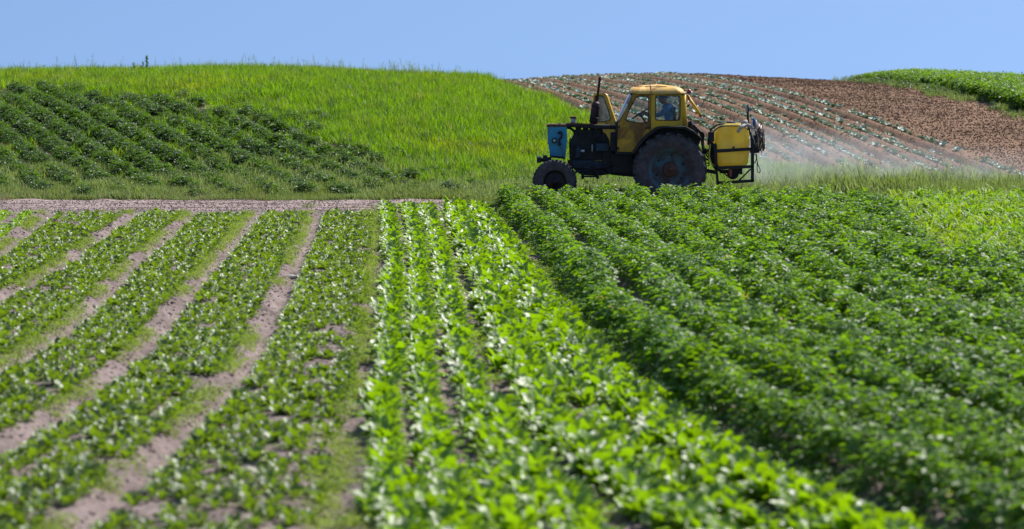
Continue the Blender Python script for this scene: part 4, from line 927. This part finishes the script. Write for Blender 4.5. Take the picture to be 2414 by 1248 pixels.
part('mirror_glass', M['steel'], wsf, lambda bm: tube(bm, [PT(1484, 228, NS - .05), PT(1478, 244, NS - .07)], [.012, .02], 6), True, 0)
part('firewall', M['grease'], TR, lambda bm: prism(bm, [(1453, 288), (1461, 288), (1460, 358), (1453, 358)], -.60, .60), bevel=.006)
part('rear_wall', M['yellow'], TR, lambda bm: (prism(bm, rounded([(1608, 221), (1614, 223), (1618, 300), (1610, 300)], 1), -.60, -.42), prism(bm, [(1608, 221), (1614, 223), (1618, 300), (1610, 300)], .42, .60), prism(bm, [(1610, 270), (1616, 270), (1618, 300), (1610, 300)], -.42, .42)), bevel=.01)
part('rear_column', M['yellow'], TR, lambda bm: tube(bm, [PT(1611, 223, NS + .03), PT(1612, 260, NS + .03), PT(1614, 299, NS + .03)], .055, 12), True, 0)
part('cab_floor', M['grease'], TR, lambda bm: prism(bm, [(1456, 352), (1600, 352), (1600, 359), (1456, 359)], -.58, .58), bevel=.005)
part('sill', M['black'], TR, lambda bm: prism(bm, [(1450, 357), (1495, 358), (1497, 364), (1452, 363)], NS - .02, -.36), bevel=.006)
for s_ in (-1, 1):
    y0, y1 = (-.98, -.60) if s_ < 0 else (.60, .98)
    arc = [(1490, 360), (1500, 346), (1512, 329), (1527, 315), (1547, 300), (1560, 297.5), (1617, 298), (1635, 308), (1654, 325), (1656, 330), (1633, 313), (1612, 303), (1565, 302), (1550, 305), (1530, 320), (1516, 334), (1505, 349), (1496, 361)]
    part('fender', M['black'], TR, lambda bm: prism(bm, arc, y0, y1), bevel=.01)
    inner = [(1494, 360), (1512, 329), (1547, 300), (1560, 298), (1617, 298), (1654, 325), (1640, 360)]
    part('fender_plate', M['grease'], TR, lambda bm: prism(bm, inner, (-.60 if s_ < 0 else .585), (-.585 if s_ < 0 else .60)), bevel=0)
# seat, steering
st = part('driver_seat', M['lid'], TR, lambda bm: (prism(bm, rounded([(1550, 292), (1590, 294), (1590, 304), (1550, 302)], 3), -.23, .23), prism(bm, rounded([(1586, 252), (1592, 252), (1595, 300), (1588, 300)], 2), -.21, .21)), bevel=.02)
def steer(bm):
    c = PT(1508, 268, 0); n = Vector((-.55, 0, .84)).normalized(); u = Vector((0, 1, 0)); v = n.cross(u)
    tube(bm, [c + (u * math.cos(a) + v * math.sin(a)) * .20 for a in [k * math.pi / 12 for k in range(24)]], .014, 8, True)
    for a in (0, 2.09, 4.19): tube(bm, [c, c + (u * math.cos(a) + v * math.sin(a)) * .20], .010, 6)
    tube(bm, [c + n * .02, c - n * .55], .022, 8)
part('steering_wheel', M['grease'], TR, steer, True, 0)
# rear lamps, folded yellow bar, hoses
rl = part('rear_lamp', M['redlens'], TR, lambda bm: (tube(bm, [PT(1619, 214, -.5), PT(1623, 216, -.5), PT(1626, 219, -.5)], [.045, .06, .05], 12),), True, 0)
part('lamp_glass', M['lens'], rl, lambda bm: tube(bm, [PT(1626, 219, -.5), PT(1629.5, 222, -.5)], [.055, .045], 12), True, 0)
part('lamp_arm', M['grease'], rl, lambda bm: tube(bm, [PT(1612, 213, -.5), PT(1620, 215, -.5)], .014), True, 0)
part('roof_prop', M['yellow'], TR, lambda bm: tube(bm, [PT(1620, 226, -.45), PT(1652, 273, -.45)], .034, 8), True, 0)
part('prop_stay', M['black'], TR, lambda bm: (tube(bm, [PT(1615, 222, -.45), PT(1624, 230, -.45)], .025), tube(bm, [PT(1616, 253, -.45), PT(1625, 246, -.45)], .016)), True, 0)
part('prop_tip', M['rustmetal'], TR, lambda bm: tube(bm, [PT(1650.5, 271, -.45), PT(1653, 275, -.45)], .038, 8), True, 0)
wl = part('work_lamp', M['black'], TR, lambda bm: (tube(bm, [PT(1624, 286, -.55), PT(1627, 292, -.55), PT(1627, 297, -.55)], [.04, .06, .04], 12), tube(bm, [PT(1627, 297, -.55), PT(1626, 312, -.55)], .012)), True, 0)
part('lamp_glass', M['lens'], wl, lambda bm: cylz(bm, PT(1630, 287, -.55), PT(1630, 295, -.55), .035), True, 0)
for k in range(5):
    part('hydraulic_hose', M['hose'], TR, lambda bm: tube(bm, spline([PT(1618 + k * 2, 300 + k, -.45 + .05 * k), PT(1634 + 3 * k, 293 + 4 * k, -.45), PT(1650 + 2 * k, 315, -.42), PT(1655 + k, 345, -.4 + .04 * k), PT(1660 + 4 * k, 380 - 5 * k, -.35), PT(1672, 385 - 12 * k, -.3)], 26), .016, 7), True, 0)
part('valve_block', M['rustmetal'], TR, lambda bm: (box(bm, PT(1632, 303, -.35), (.16, .22, .12)), box(bm, PT(1640, 312, -.3), (.1, .18, .16))), bevel=.012)
for s_ in (-.42, .36):
    part('lift_arm', M['grease'], TR, lambda bm: prism(bm, [(1600, 396), (1668, 398), (1690, 402), (1690, 411), (1666, 407), (1600, 408)], s_, s_ + .06))
part('top_link', M['grease'], TR, lambda bm: tube(bm, [PT(1612, 352, 0), PT(1655, 362, 0), PT(1684, 346, 0)], [.03, .036, .03]), True, 0)
part('hitch_bracket', M['grease'], TR, lambda bm: prism(bm, [(1598, 350), (1622, 345), (1630, 402), (1604, 412)], -.2, .2), bevel=.01)

# ================================================================== driver
skin = plain_mat('weathered_skin', (.36, .19, .12), .55, 0, .15, 8); shirt = plain_mat('blue_shirt', (.015, .32, .78), .8, 0, .3, 6); trousers = plain_mat('dark_trousers', (.03, .035, .05), .85, 0, .3, 8); cap = plain_mat('dark_cap', (.03, .04, .07), .8, 0, .3, 8)
DR = empty('person', (TX, TY, 0)); tag(DR, 'driver in a blue shirt and dark cap leaning to the steering wheel in the cab', 'person')
def skin_body():
    J = []; E_ = []; Rr = []
    def j(p, r, par=None):
        J.append(Vector(p)); Rr.append(r)
        if par is not None: E_.append((par, len(J) - 1))
        return len(J) - 1
    pel = j(PT(1577, 290, 0), .15); w = j(PT(1579, 278, 0), .145, pel); ch = j(PT(1577, 262, 0), .165, w); up = j(PT(1573, 251, 0), .12, ch)
    nk = j(PT(1567, 245, 0), .058, up); nh = j(PT(1565, 240, 0), .055, nk)
    for s in (-1, 1):
        sh = j(PT(1573, 253, s * .20), .075, up); el = j(PT(1556, 272, s * .28), .052, sh); wr = j(PT(1531, 270, s * .20), .036, el); hd = j(PT(1519, 268 - 2 * s, s * .17), .038, wr)
        hip = j(PT(1577, 292, s * .11), .10, pel); kn = j(PT(1532, 296, s * .16), .075, hip); an = j(PT(1520, 340, s * .16), .05, kn); toe = j(PT(1504, 346, s * .16), .045, an)
    me = bpy.data.meshes.new('body'); me.from_pydata([tuple(v) for v in J], E_, []); o = bpy.data.objects.new('body', me); COL.objects.link(o)
    sm = o.modifiers.new('skin', 'SKIN'); sm.use_smooth_shade = True
    for i, v in enumerate(me.skin_vertices[0].data): v.radius = (Rr[i], Rr[i]); v.use_root = (i == 0)
    o.modifiers.new('sub', 'SUBSURF').levels = 2
    dg = bpy.context.evaluated_depsgraph_get(); m2 = bpy.data.meshes.new_from_object(o.evaluated_get(dg)); bpy.data.objects.remove(o)
    m2.materials.clear()
    for m_ in (shirt, skin, trousers): m2.materials.append(m_)
    wx = PT(1543, 270, 0).x; wz = PT(1500, 287, 0).z; nz = PT(1500, 246, 0).z
    for p in m2.polygons:
        c = p.center; p.use_smooth = True
        p.material_index = 1 if (c.z > nz or (c.x < wx and c.z > wz)) else 2 if c.z < wz else 0
    return m2
b = bpy.data.objects.new('body', skin_body()); COL.objects.link(b); b.parent = DR
def head(bm):
    c = PT(1563, 233, 0)
    q = bmesh.ops.create_uvsphere(bm, u_segments=24, v_segments=18, radius=1)
    for v in q['verts']:
        x, y, z = v.co
        sx = .098; sy = .078; sz = .12
        if z < 0: sy *= 1 + .22 * z; sx *= 1 + .12 * z
        f = max(0, -x); v.co = Vector((x * sx - (.012 * f if -.75 < z < -.35 else 0), y * sy, z * sz))
        if f > .9 and abs(z + .08) < .22: v.co.x -= .022 * (1 - abs(z + .1) * 3)      # nose
        if abs(z - .12) < .12 and .25 < abs(y) < .5 and f > .7: v.co.x += .010       # eye sockets
        v.co += c
    for s in (-1, 1): box(bm, c + Vector((.012, s * .078, -.01)), (.035, .018, .06))
    bmesh.ops.create_uvsphere(bm, u_segments=8, v_segments=6, radius=.012, matrix=Matrix.Translation(c + Vector((-.088, .03, .012)))); bmesh.ops.create_uvsphere(bm, u_segments=8, v_segments=6, radius=.012, matrix=Matrix.Translation(c + Vector((-.088, -.03, .012))))
    box(bm, c + Vector((-.088, 0, -.062)), (.016, .05, .012))
part('head', skin, DR, head, True, .004)
def capf(bm):
    c = PT(1563, 233, 0) + Vector((.004, 0, .032)); q = bmesh.ops.create_uvsphere(bm, u_segments=20, v_segments=12, radius=1)
    for v in q['verts']: v.co = Vector((v.co.x * .108, v.co.y * .088, max(v.co.z, -.12) * .10)) + c
    box(bm, c + Vector((-.125, 0, -.004)), (.08, .12, .012), Euler((0, R(-12), 0)).to_matrix())
part('cap', cap, DR, capf, True, .004)
for s in (-1, 1):
    def hand(bm):
        c = PT(1517, 267 - 2 * s, s * .17); box(bm, c + Vector((.02, 0, 0)), (.07, .075, .035))
        for k in range(4):
            y = (k - 1.5) * .02; tube(bm, [c + Vector((-.01, y, .01)), c + Vector((-.045, y, .016)), c + Vector((-.07, y, -.006)), c + Vector((-.055, y, -.028 - .003 * (k % 2)))], [.010, .0095, .009, .007], 6)
        tube(bm, [c + Vector((.02, -s * .035, 0)), c + Vector((-.01, -s * .05, -.01)), c + Vector((-.035, -s * .045, -.022))], [.012, .011, .008], 6)
    part('hand', skin, DR, hand, True, .006)

# ================================================================== mounted sprayer
SPR = empty('mounted_sprayer', (TX, TY, 0)); tag(SPR, 'yellow plastic tank sprayer in a dark steel frame behind the tractor', 'sprayer')
def tank(bm):
    c = (1686 + 1767) / 2; levels = []
    zs_ = [391.5, 390, 387, 381, 370, 358, 352, 345, 335, 325, 315, 308, 302, 298, 295, 292.5, 291.5]
    for z in zs_:
        t = (391.5 - z) / 100; w = 36 + 5.5 * math.sin(math.pi * min(1, t * .85 + .12)); k = min(1, (391.6 - z) / 9) ** .5; k2 = min(1, (z - 291) / 15) ** .5
        w *= (.82 + .18 * k) * (.55 + .45 * k2); cx_ = c + (1.5 if z < 345 else -0.5 + (z - 345) * .04); levels.append((z, cx_, w, .52 * (.84 + .16 * k) * (.72 + .28 * k2)))
    seg = 72; rings = []
    for z, cx_, w, dy in levels:
        ring = []
        for k in range(seg):
            a = 6.2832 * k / seg; ca, sa = math.cos(a), math.sin(a); e = .42
            x = math.copysign(abs(ca) ** e, ca); y = math.copysign(abs(sa) ** e, sa)
            p = PT(cx_ + w * x, z, -.5); p.y = dy * y * 1.0
            px = cx_ + w * x
            if y < -.7 and 300 < z < 350:
                if 1719 < px < 1737: p.y += .10                      # middle recess
                if px < 1714 and z > 308 and px > 1692: p.y += .018
            if y < -.7 and px > 1742 and 302 < z < 356: p.y += .035 * math.sin((z + px * .6) * .62)   # slanting ripples shaped in for stripes of sunlight
            ring.append(bm.verts.new(p))
        rings.append(ring)
    for a, b in zip(rings, rings[1:]):
        for k in range(seg): bm.faces.new([a[k], a[(k + 1) % seg], b[(k + 1) % seg], b[k]])
    bm.faces.new(rings[0]); bm.faces.new(rings[-1])
tk = part('tank', M['tank'], SPR, tank, True, 0)
part('tank_lid', M['lid'], tk, lambda bm: (cylz(bm, PT(1716, 292.5, -.1), PT(1716, 289.5, -.1), .17, None, 20), cylz(bm, PT(1722, 289.5, -.1), PT(1722, 286.5, -.1), .10, None, 16), box(bm, PT(1704, 291.5, -.1), (.12, .2, .03))), bevel=.008)
part('tank_collar', M['tankpale'], tk, lambda bm: (prism(bm, rounded([(1697, 293), (1750, 292), (1751, 299), (1697, 299)], 1.5), -.40, .4),), bevel=.015)
part('tank_outlet', M['lid'], tk, lambda bm: cylz(bm, PT(1729, 347, -.545), PT(1729, 347, -.46), .025))
FR = [('upright', [(1682.5, 338), (1690, 338), (1692, 396), (1684.5, 396)]), ('leg', [(1686, 396), (1692, 396), (1695.5, 433), (1690, 437)]), ('belt_bar', [(1690, 352), (1774, 347), (1774, 354.5), (1690, 360)]),
      ('rear_upright', [(1768, 312), (1771.5, 311), (1778, 360), (1778, 428), (1771, 429), (1770, 352)]), ('tray_bar', [(1684, 392), (1776, 389), (1776, 396), (1684, 400)]),
      ('foot_bar', [(1694, 427.5), (1770, 423), (1778, 423), (1778, 429), (1692, 435.5)])]
for nm, pl in FR:
    for y in (-.60, .54):
        part(nm, M['black'], SPR, lambda bm: prism(bm, pl, y, y + .06), bevel=.006)
for px, py in ((1688, 394), (1773, 392), (1693, 431), (1774, 426), (1686, 345)):
    part('cross_bar', M['black'], SPR, lambda bm: cylz(bm, PT(px, py, -.56), PT(px, py, .56), .03, None, 8))
part('brace', M['grease'], SPR, lambda bm: tube(bm, [PT(1742, 426, -.5), PT(1770, 398, -.5)], .016), True, 0)
part('brace', M['grease'], SPR, lambda bm: tube(bm, [PT(1698, 401, -.5), PT(1722, 420, -.5)], .016), True, 0)
part('pump', M['grease'], SPR, lambda bm: (cylz(bm, PT(1728, 409, -.25), PT(1728, 409, .15), .13, None, 16), box(bm, PT(1736, 402, -.1), (.25, .3, .15)), box(bm, PT(1712, 404, -.1), (.28, .2, .08))), bevel=.01)
part('pump_filter', M['redpl'], SPR, lambda bm: cylz(bm, PT(1722, 400, -.42), PT(1722, 416, -.42), .035, None, 10), True, 0)
part('pressure_hose', M['hose'], SPR, lambda bm: tube(bm, spline([PT(1675, 330, -.45), PT(1684, 308, -.5), PT(1702, 298, -.56), PT(1735, 296.5, -.56), PT(1752, 298, -.5), PT(1764, 306, -.5)], 30), .014, 7), True, 0)
part('pressure_hose', M['hose'], SPR, lambda bm: tube(bm, spline([PT(1672, 322, -.4), PT(1676, 306, -.4), PT(1692, 294, -.4), PT(1712, 291, -.35)], 24), .018, 7), True, 0)
for k in range(5):
    part('suction_hose', M['hose'], SPR, lambda bm: tube(bm, spline([PT(1676 - k, 318 + 3 * k, -.4 + .04 * k), PT(1673 + 3 * k, 345, -.45), PT(1674 + 3 * k, 372, -.45), PT(1684 + k, 394 - 3 * k, -.4), PT(1700, 404, -.3)], 22), .017 if k else .024, 7), True, 0)
part('yellow_hose', M['tank'], SPR, lambda bm: tube(bm, spline([PT(1674, 340, -.55), PT(1672, 365, -.6), PT(1677, 385, -.6), PT(1685, 392, -.55)], 18), .016, 7), True, 0)
part('valve_manifold', M['black'], SPR, lambda bm: (box(bm, PT(1676, 322, -.4), (.12, .25, .22)), box(bm, PT(1672, 334, -.4), (.08, .2, .14)), cylz(bm, PT(1678, 312, -.42), PT(1678, 318, -.42), .05)), bevel=.012)
part('hand_loop', M['hose'], SPR, lambda bm: tube(bm, spline([PT(1663, 372, -.6), PT(1670, 378, -.62), PT(1672, 388, -.62), PT(1667, 390, -.6), PT(1658, 382, -.58), PT(1655, 362, -.5)], 20), .013, 6), True, 0)
mast = part('boom_mast', M['grease'], SPR, lambda bm: prism(bm, [(1759.5, 248), (1763.5, 247), (1766, 292), (1770, 318), (1765, 318), (1761, 292)], -.10, 0), bevel=.005)
part('mast_plate', M['steel'], mast, lambda bm: (prism(bm, [(1757.5, 248), (1761, 247), (1761.5, 264), (1758.5, 264)], -.16, .1), prism(bm, [(1764.5, 252), (1769, 252), (1770, 263), (1765.5, 263)], -.14, .04)), bevel=.004)
part('draped_sack', M['cloth'], SPR, lambda bm: (tube(bm, spline([PT(1738, 312, -.57), PT(1748, 299, -.56), PT(1758, 294, -.42), PT(1768, 297, -.4), PT(1774, 305, -.4)], 14), .036, 10), tube(bm, [PT(1752, 298, -.4), PT(1756, 288, -.4), PT(1760, 284, -.38)], [.07, .06, .03], 8)), True, 0)
# folded boom: lattice of tubes and nozzles behind the tank
bmn = [M['steel'], M['rustmetal'], M['cloth'], M['grease'], M['white']]
rb_ = random.Random(4)
for k in range(4):
    x = 1774 + k * 7; part('boom_section', M['rustmetal'] if k % 2 else M['steel'], SPR, lambda bm: (tube(bm, [PT(x, 300 - 4 * k, -.3 + .12 * k), PT(x + 4, 356, -.3 + .12 * k)], .020, 6), tube(bm, [PT(x + 5, 304, -.35 + .12 * k), PT(x + 7, 352, -.35 + .12 * k)], .014, 6)), True, 0)
part('boom_bracket', M['grease'], SPR, lambda bm: (prism(bm, [(1773, 322), (1781, 321), (1782, 356), (1775, 357)], -.45, -.1), prism(bm, [(1769, 320), (1790, 318), (1790, 324), (1770, 324)], -.4, -.2), prism(bm, [(1768, 352), (1792, 352), (1790, 360), (1772, 362)], -.4, .1)), bevel=.008)
for k in range(22):
    a = PT(1778 + rb_.uniform(0, 18), 290 + rb_.uniform(0, 55), -.42 + rb_.uniform(0, .3)); b_ = PT(1778 + rb_.uniform(0, 20), 300 + rb_.uniform(0, 60), -.42 + rb_.uniform(0, .3))
    part('boom_strut', bmn[k % 4], SPR, lambda bm: tube(bm, [a, b_], .010, 6), True, 0)
for k in range(9):
    c = PT(1777 + rb_.uniform(0, 20), 292 + k * 8, -.42 + rb_.uniform(0, .15))
    part('nozzle', [M['steel'], M['redpl'], M['cloth'], M['bluepl']][k % 4], SPR, lambda bm: (cylz(bm, c, c + Vector((.01, 0, -.06)), .014, .010, 8), box(bm, c + Vector((0, 0, .01)), (.03, .03, .022))), False, .004)
for k in range(3):
    c = PT(1776 + k * 2.4, 278 + 3 * k, -.4); part('pressure_regulator', M['bluepl'] if k < 2 else M['steel'], SPR, lambda bm: (cylz(bm, c, c + Vector((.0, 0, -.16)), .024, None, 8),), True, 0)
part('hanging_cable', M['hose'], SPR, lambda bm: tube(bm, spline([PT(1783, 362, -.4), PT(1786, 385, -.42), PT(1792, 400, -.42), PT(1790, 407, -.42), PT(1785, 400, -.42), PT(1785, 380, -.4), PT(1781, 362, -.4)], 30), .010, 6), True, 0)
part('hanging_cable', M['hose'], SPR, lambda bm: tube(bm, spline([PT(1778, 360, -.35), PT(1776, 376, -.37), PT(1780, 384, -.37), PT(1784, 370, -.35)], 18), .010, 6), True, 0)
for k in range(6):
    x0 = rb_.uniform(1772, 1790); part('spray_line', [M['hose'], M['rustmetal'], M['cloth']][k % 3], SPR, lambda bm: tube(bm, spline([PT(x0, 300, -.4), PT(x0 + rb_.uniform(-5, 9), 315, -.46), PT(x0 + rb_.uniform(-4, 10), 332, -.46), PT(x0 + rb_.uniform(-4, 8), 355, -.4)], 14), .010, 6), True, 0)

# ================================================================== drifting spray
def mist():
    m, nt, out = newmat('spray_mist'); K = nt.links.new; geo = N(nt, 'ShaderNodeNewGeometry'); tc = N(nt, 'ShaderNodeTexCoord')
    sp_ = N(nt, 'ShaderNodeSeparateXYZ'); K(tc.outputs['Generated'], sp_.inputs[0])
    def curve(sock, pts):
        r = N(nt, 'ShaderNodeMapRange'); return r
    rx = ramp(nt, [(0, (0, 0, 0)), (.06, (1, 1, 1)), (.25, (.75,) * 3), (.6, (.35,) * 3), (1, (0, 0, 0))]); K(sp_.outputs[0], rx.inputs[0])
    ry = ramp(nt, [(0, (0, 0, 0)), (.35, (1, 1, 1)), (.65, (1, 1, 1)), (1, (0, 0, 0))]); K(sp_.outputs[1], ry.inputs[0])
    # the plume sinks from the boom to the ground with distance
    zc_ = N(nt, 'ShaderNodeMath', operation='MULTIPLY_ADD'); K(sp_.outputs[0], zc_.inputs[0]); zc_.inputs[1].default_value = .7; K(sp_.outputs[2], zc_.inputs[2])
    rz = ramp(nt, [(.0, (.5,) * 3), (.3, (.9,) * 3), (.62, (1, 1, 1)), (.95, (0, 0, 0))]); K(zc_.outputs[0], rz.inputs[0])
    n1 = noise(nt, 1.1, 4, .6, geo.outputs['Position'], .4); nr = ramp(nt, [(.36, (.08,) * 3), (.68, (1, 1, 1))]); K(n1.outputs['Fac'], nr.inputs[0])
    c = mixc(nt, 1, rx.outputs[0], ry.outputs[0], 'MULTIPLY'); c = mixc(nt, 1, c, rz.outputs[0], 'MULTIPLY'); c = mixc(nt, 1, c, nr.outputs[0], 'MULTIPLY')
    d = N(nt, 'ShaderNodeMath', operation='MULTIPLY'); K(c, d.inputs[0]); d.inputs[1].default_value = .27
    pv = N(nt, 'ShaderNodeVolumePrincipled'); pv.inputs['Color'].default_value = (.93, .95, 1, 1); pv.inputs['Anisotropy'].default_value = .3; K(d.outputs[0], pv.inputs['Density']); K(pv.outputs[0], out.inputs['Volume'])
    return m
bm = bmesh.new(); box(bm, (0, 0, 0), (13.0, 5.0, 1.9)); me = bpy.data.meshes.new('spray_mist'); bm.to_mesh(me); bm.free()
o = link('spray_mist', me, mist()); o.location = (11.6, 64.2, .95); tag(o, 'thin white spray drifting behind the sprayer over the verge', 'spray', kind='stuff')

# ================================================================== small things on the field
for k, (px, py, lb) in enumerate([(583, 527, 'pale broken stone at the head of the fourth furrow'), (686, 641, 'whitish stone lying in the longest bare furrow'), (870, 522, None)]):
    if lb is None: continue
    d = CAMZ * F / (py - HOR); x = (px - 1207) * d / F
    def st_(bm):
        q = bmesh.ops.create_icosphere(bm, subdivisions=2, radius=1)
        for v in q['verts']: v.co = Vector((v.co.x * .09, v.co.y * .05, v.co.z * .035)) * (1 + .25 * random.uniform(-1, 1))
    o = part('stone', M['cloth'], None, st_, False, 0, (x, d, float(H(x, d)) + .03)); tag(o, lb, 'stone')
for k, (px, py, lb) in enumerate([(1958, 733, 'larger white wild flower head among the potato plants right of centre'), (1975, 700, 'small white flower above and right of the larger one in the potatoes'), (1385, 497, 'white flower in the potato rows below the front wheel'), (1640, 548, 'white flower in the potato rows below the rear wheel')]):
    d = (CAMZ - .42) * F / (py - HOR); x = (px - 1207) * d / F
    def fl(bm):
        for a in range(5): q = bmesh.ops.create_icosphere(bm, subdivisions=1, radius=.022); bmesh.ops.transform(bm, matrix=Matrix.Translation((math.cos(a * 1.256) * .024, math.sin(a * 1.256) * .024, .42)) @ Matrix.Diagonal((1, 1, .4, 1)), verts=q['verts'])
    e_ = empty('wild_flower', (x, d, float(H(x, d)))); tag(e_, lb, 'flower', 'white flowers among the potatoes')
    part('blossom', M['white'], e_, fl, True, 0); part('stem', M['stem'], e_, lambda bm: cylz(bm, (0, 0, 0), (0, 0, .42), .004, None, 5), False, 0)
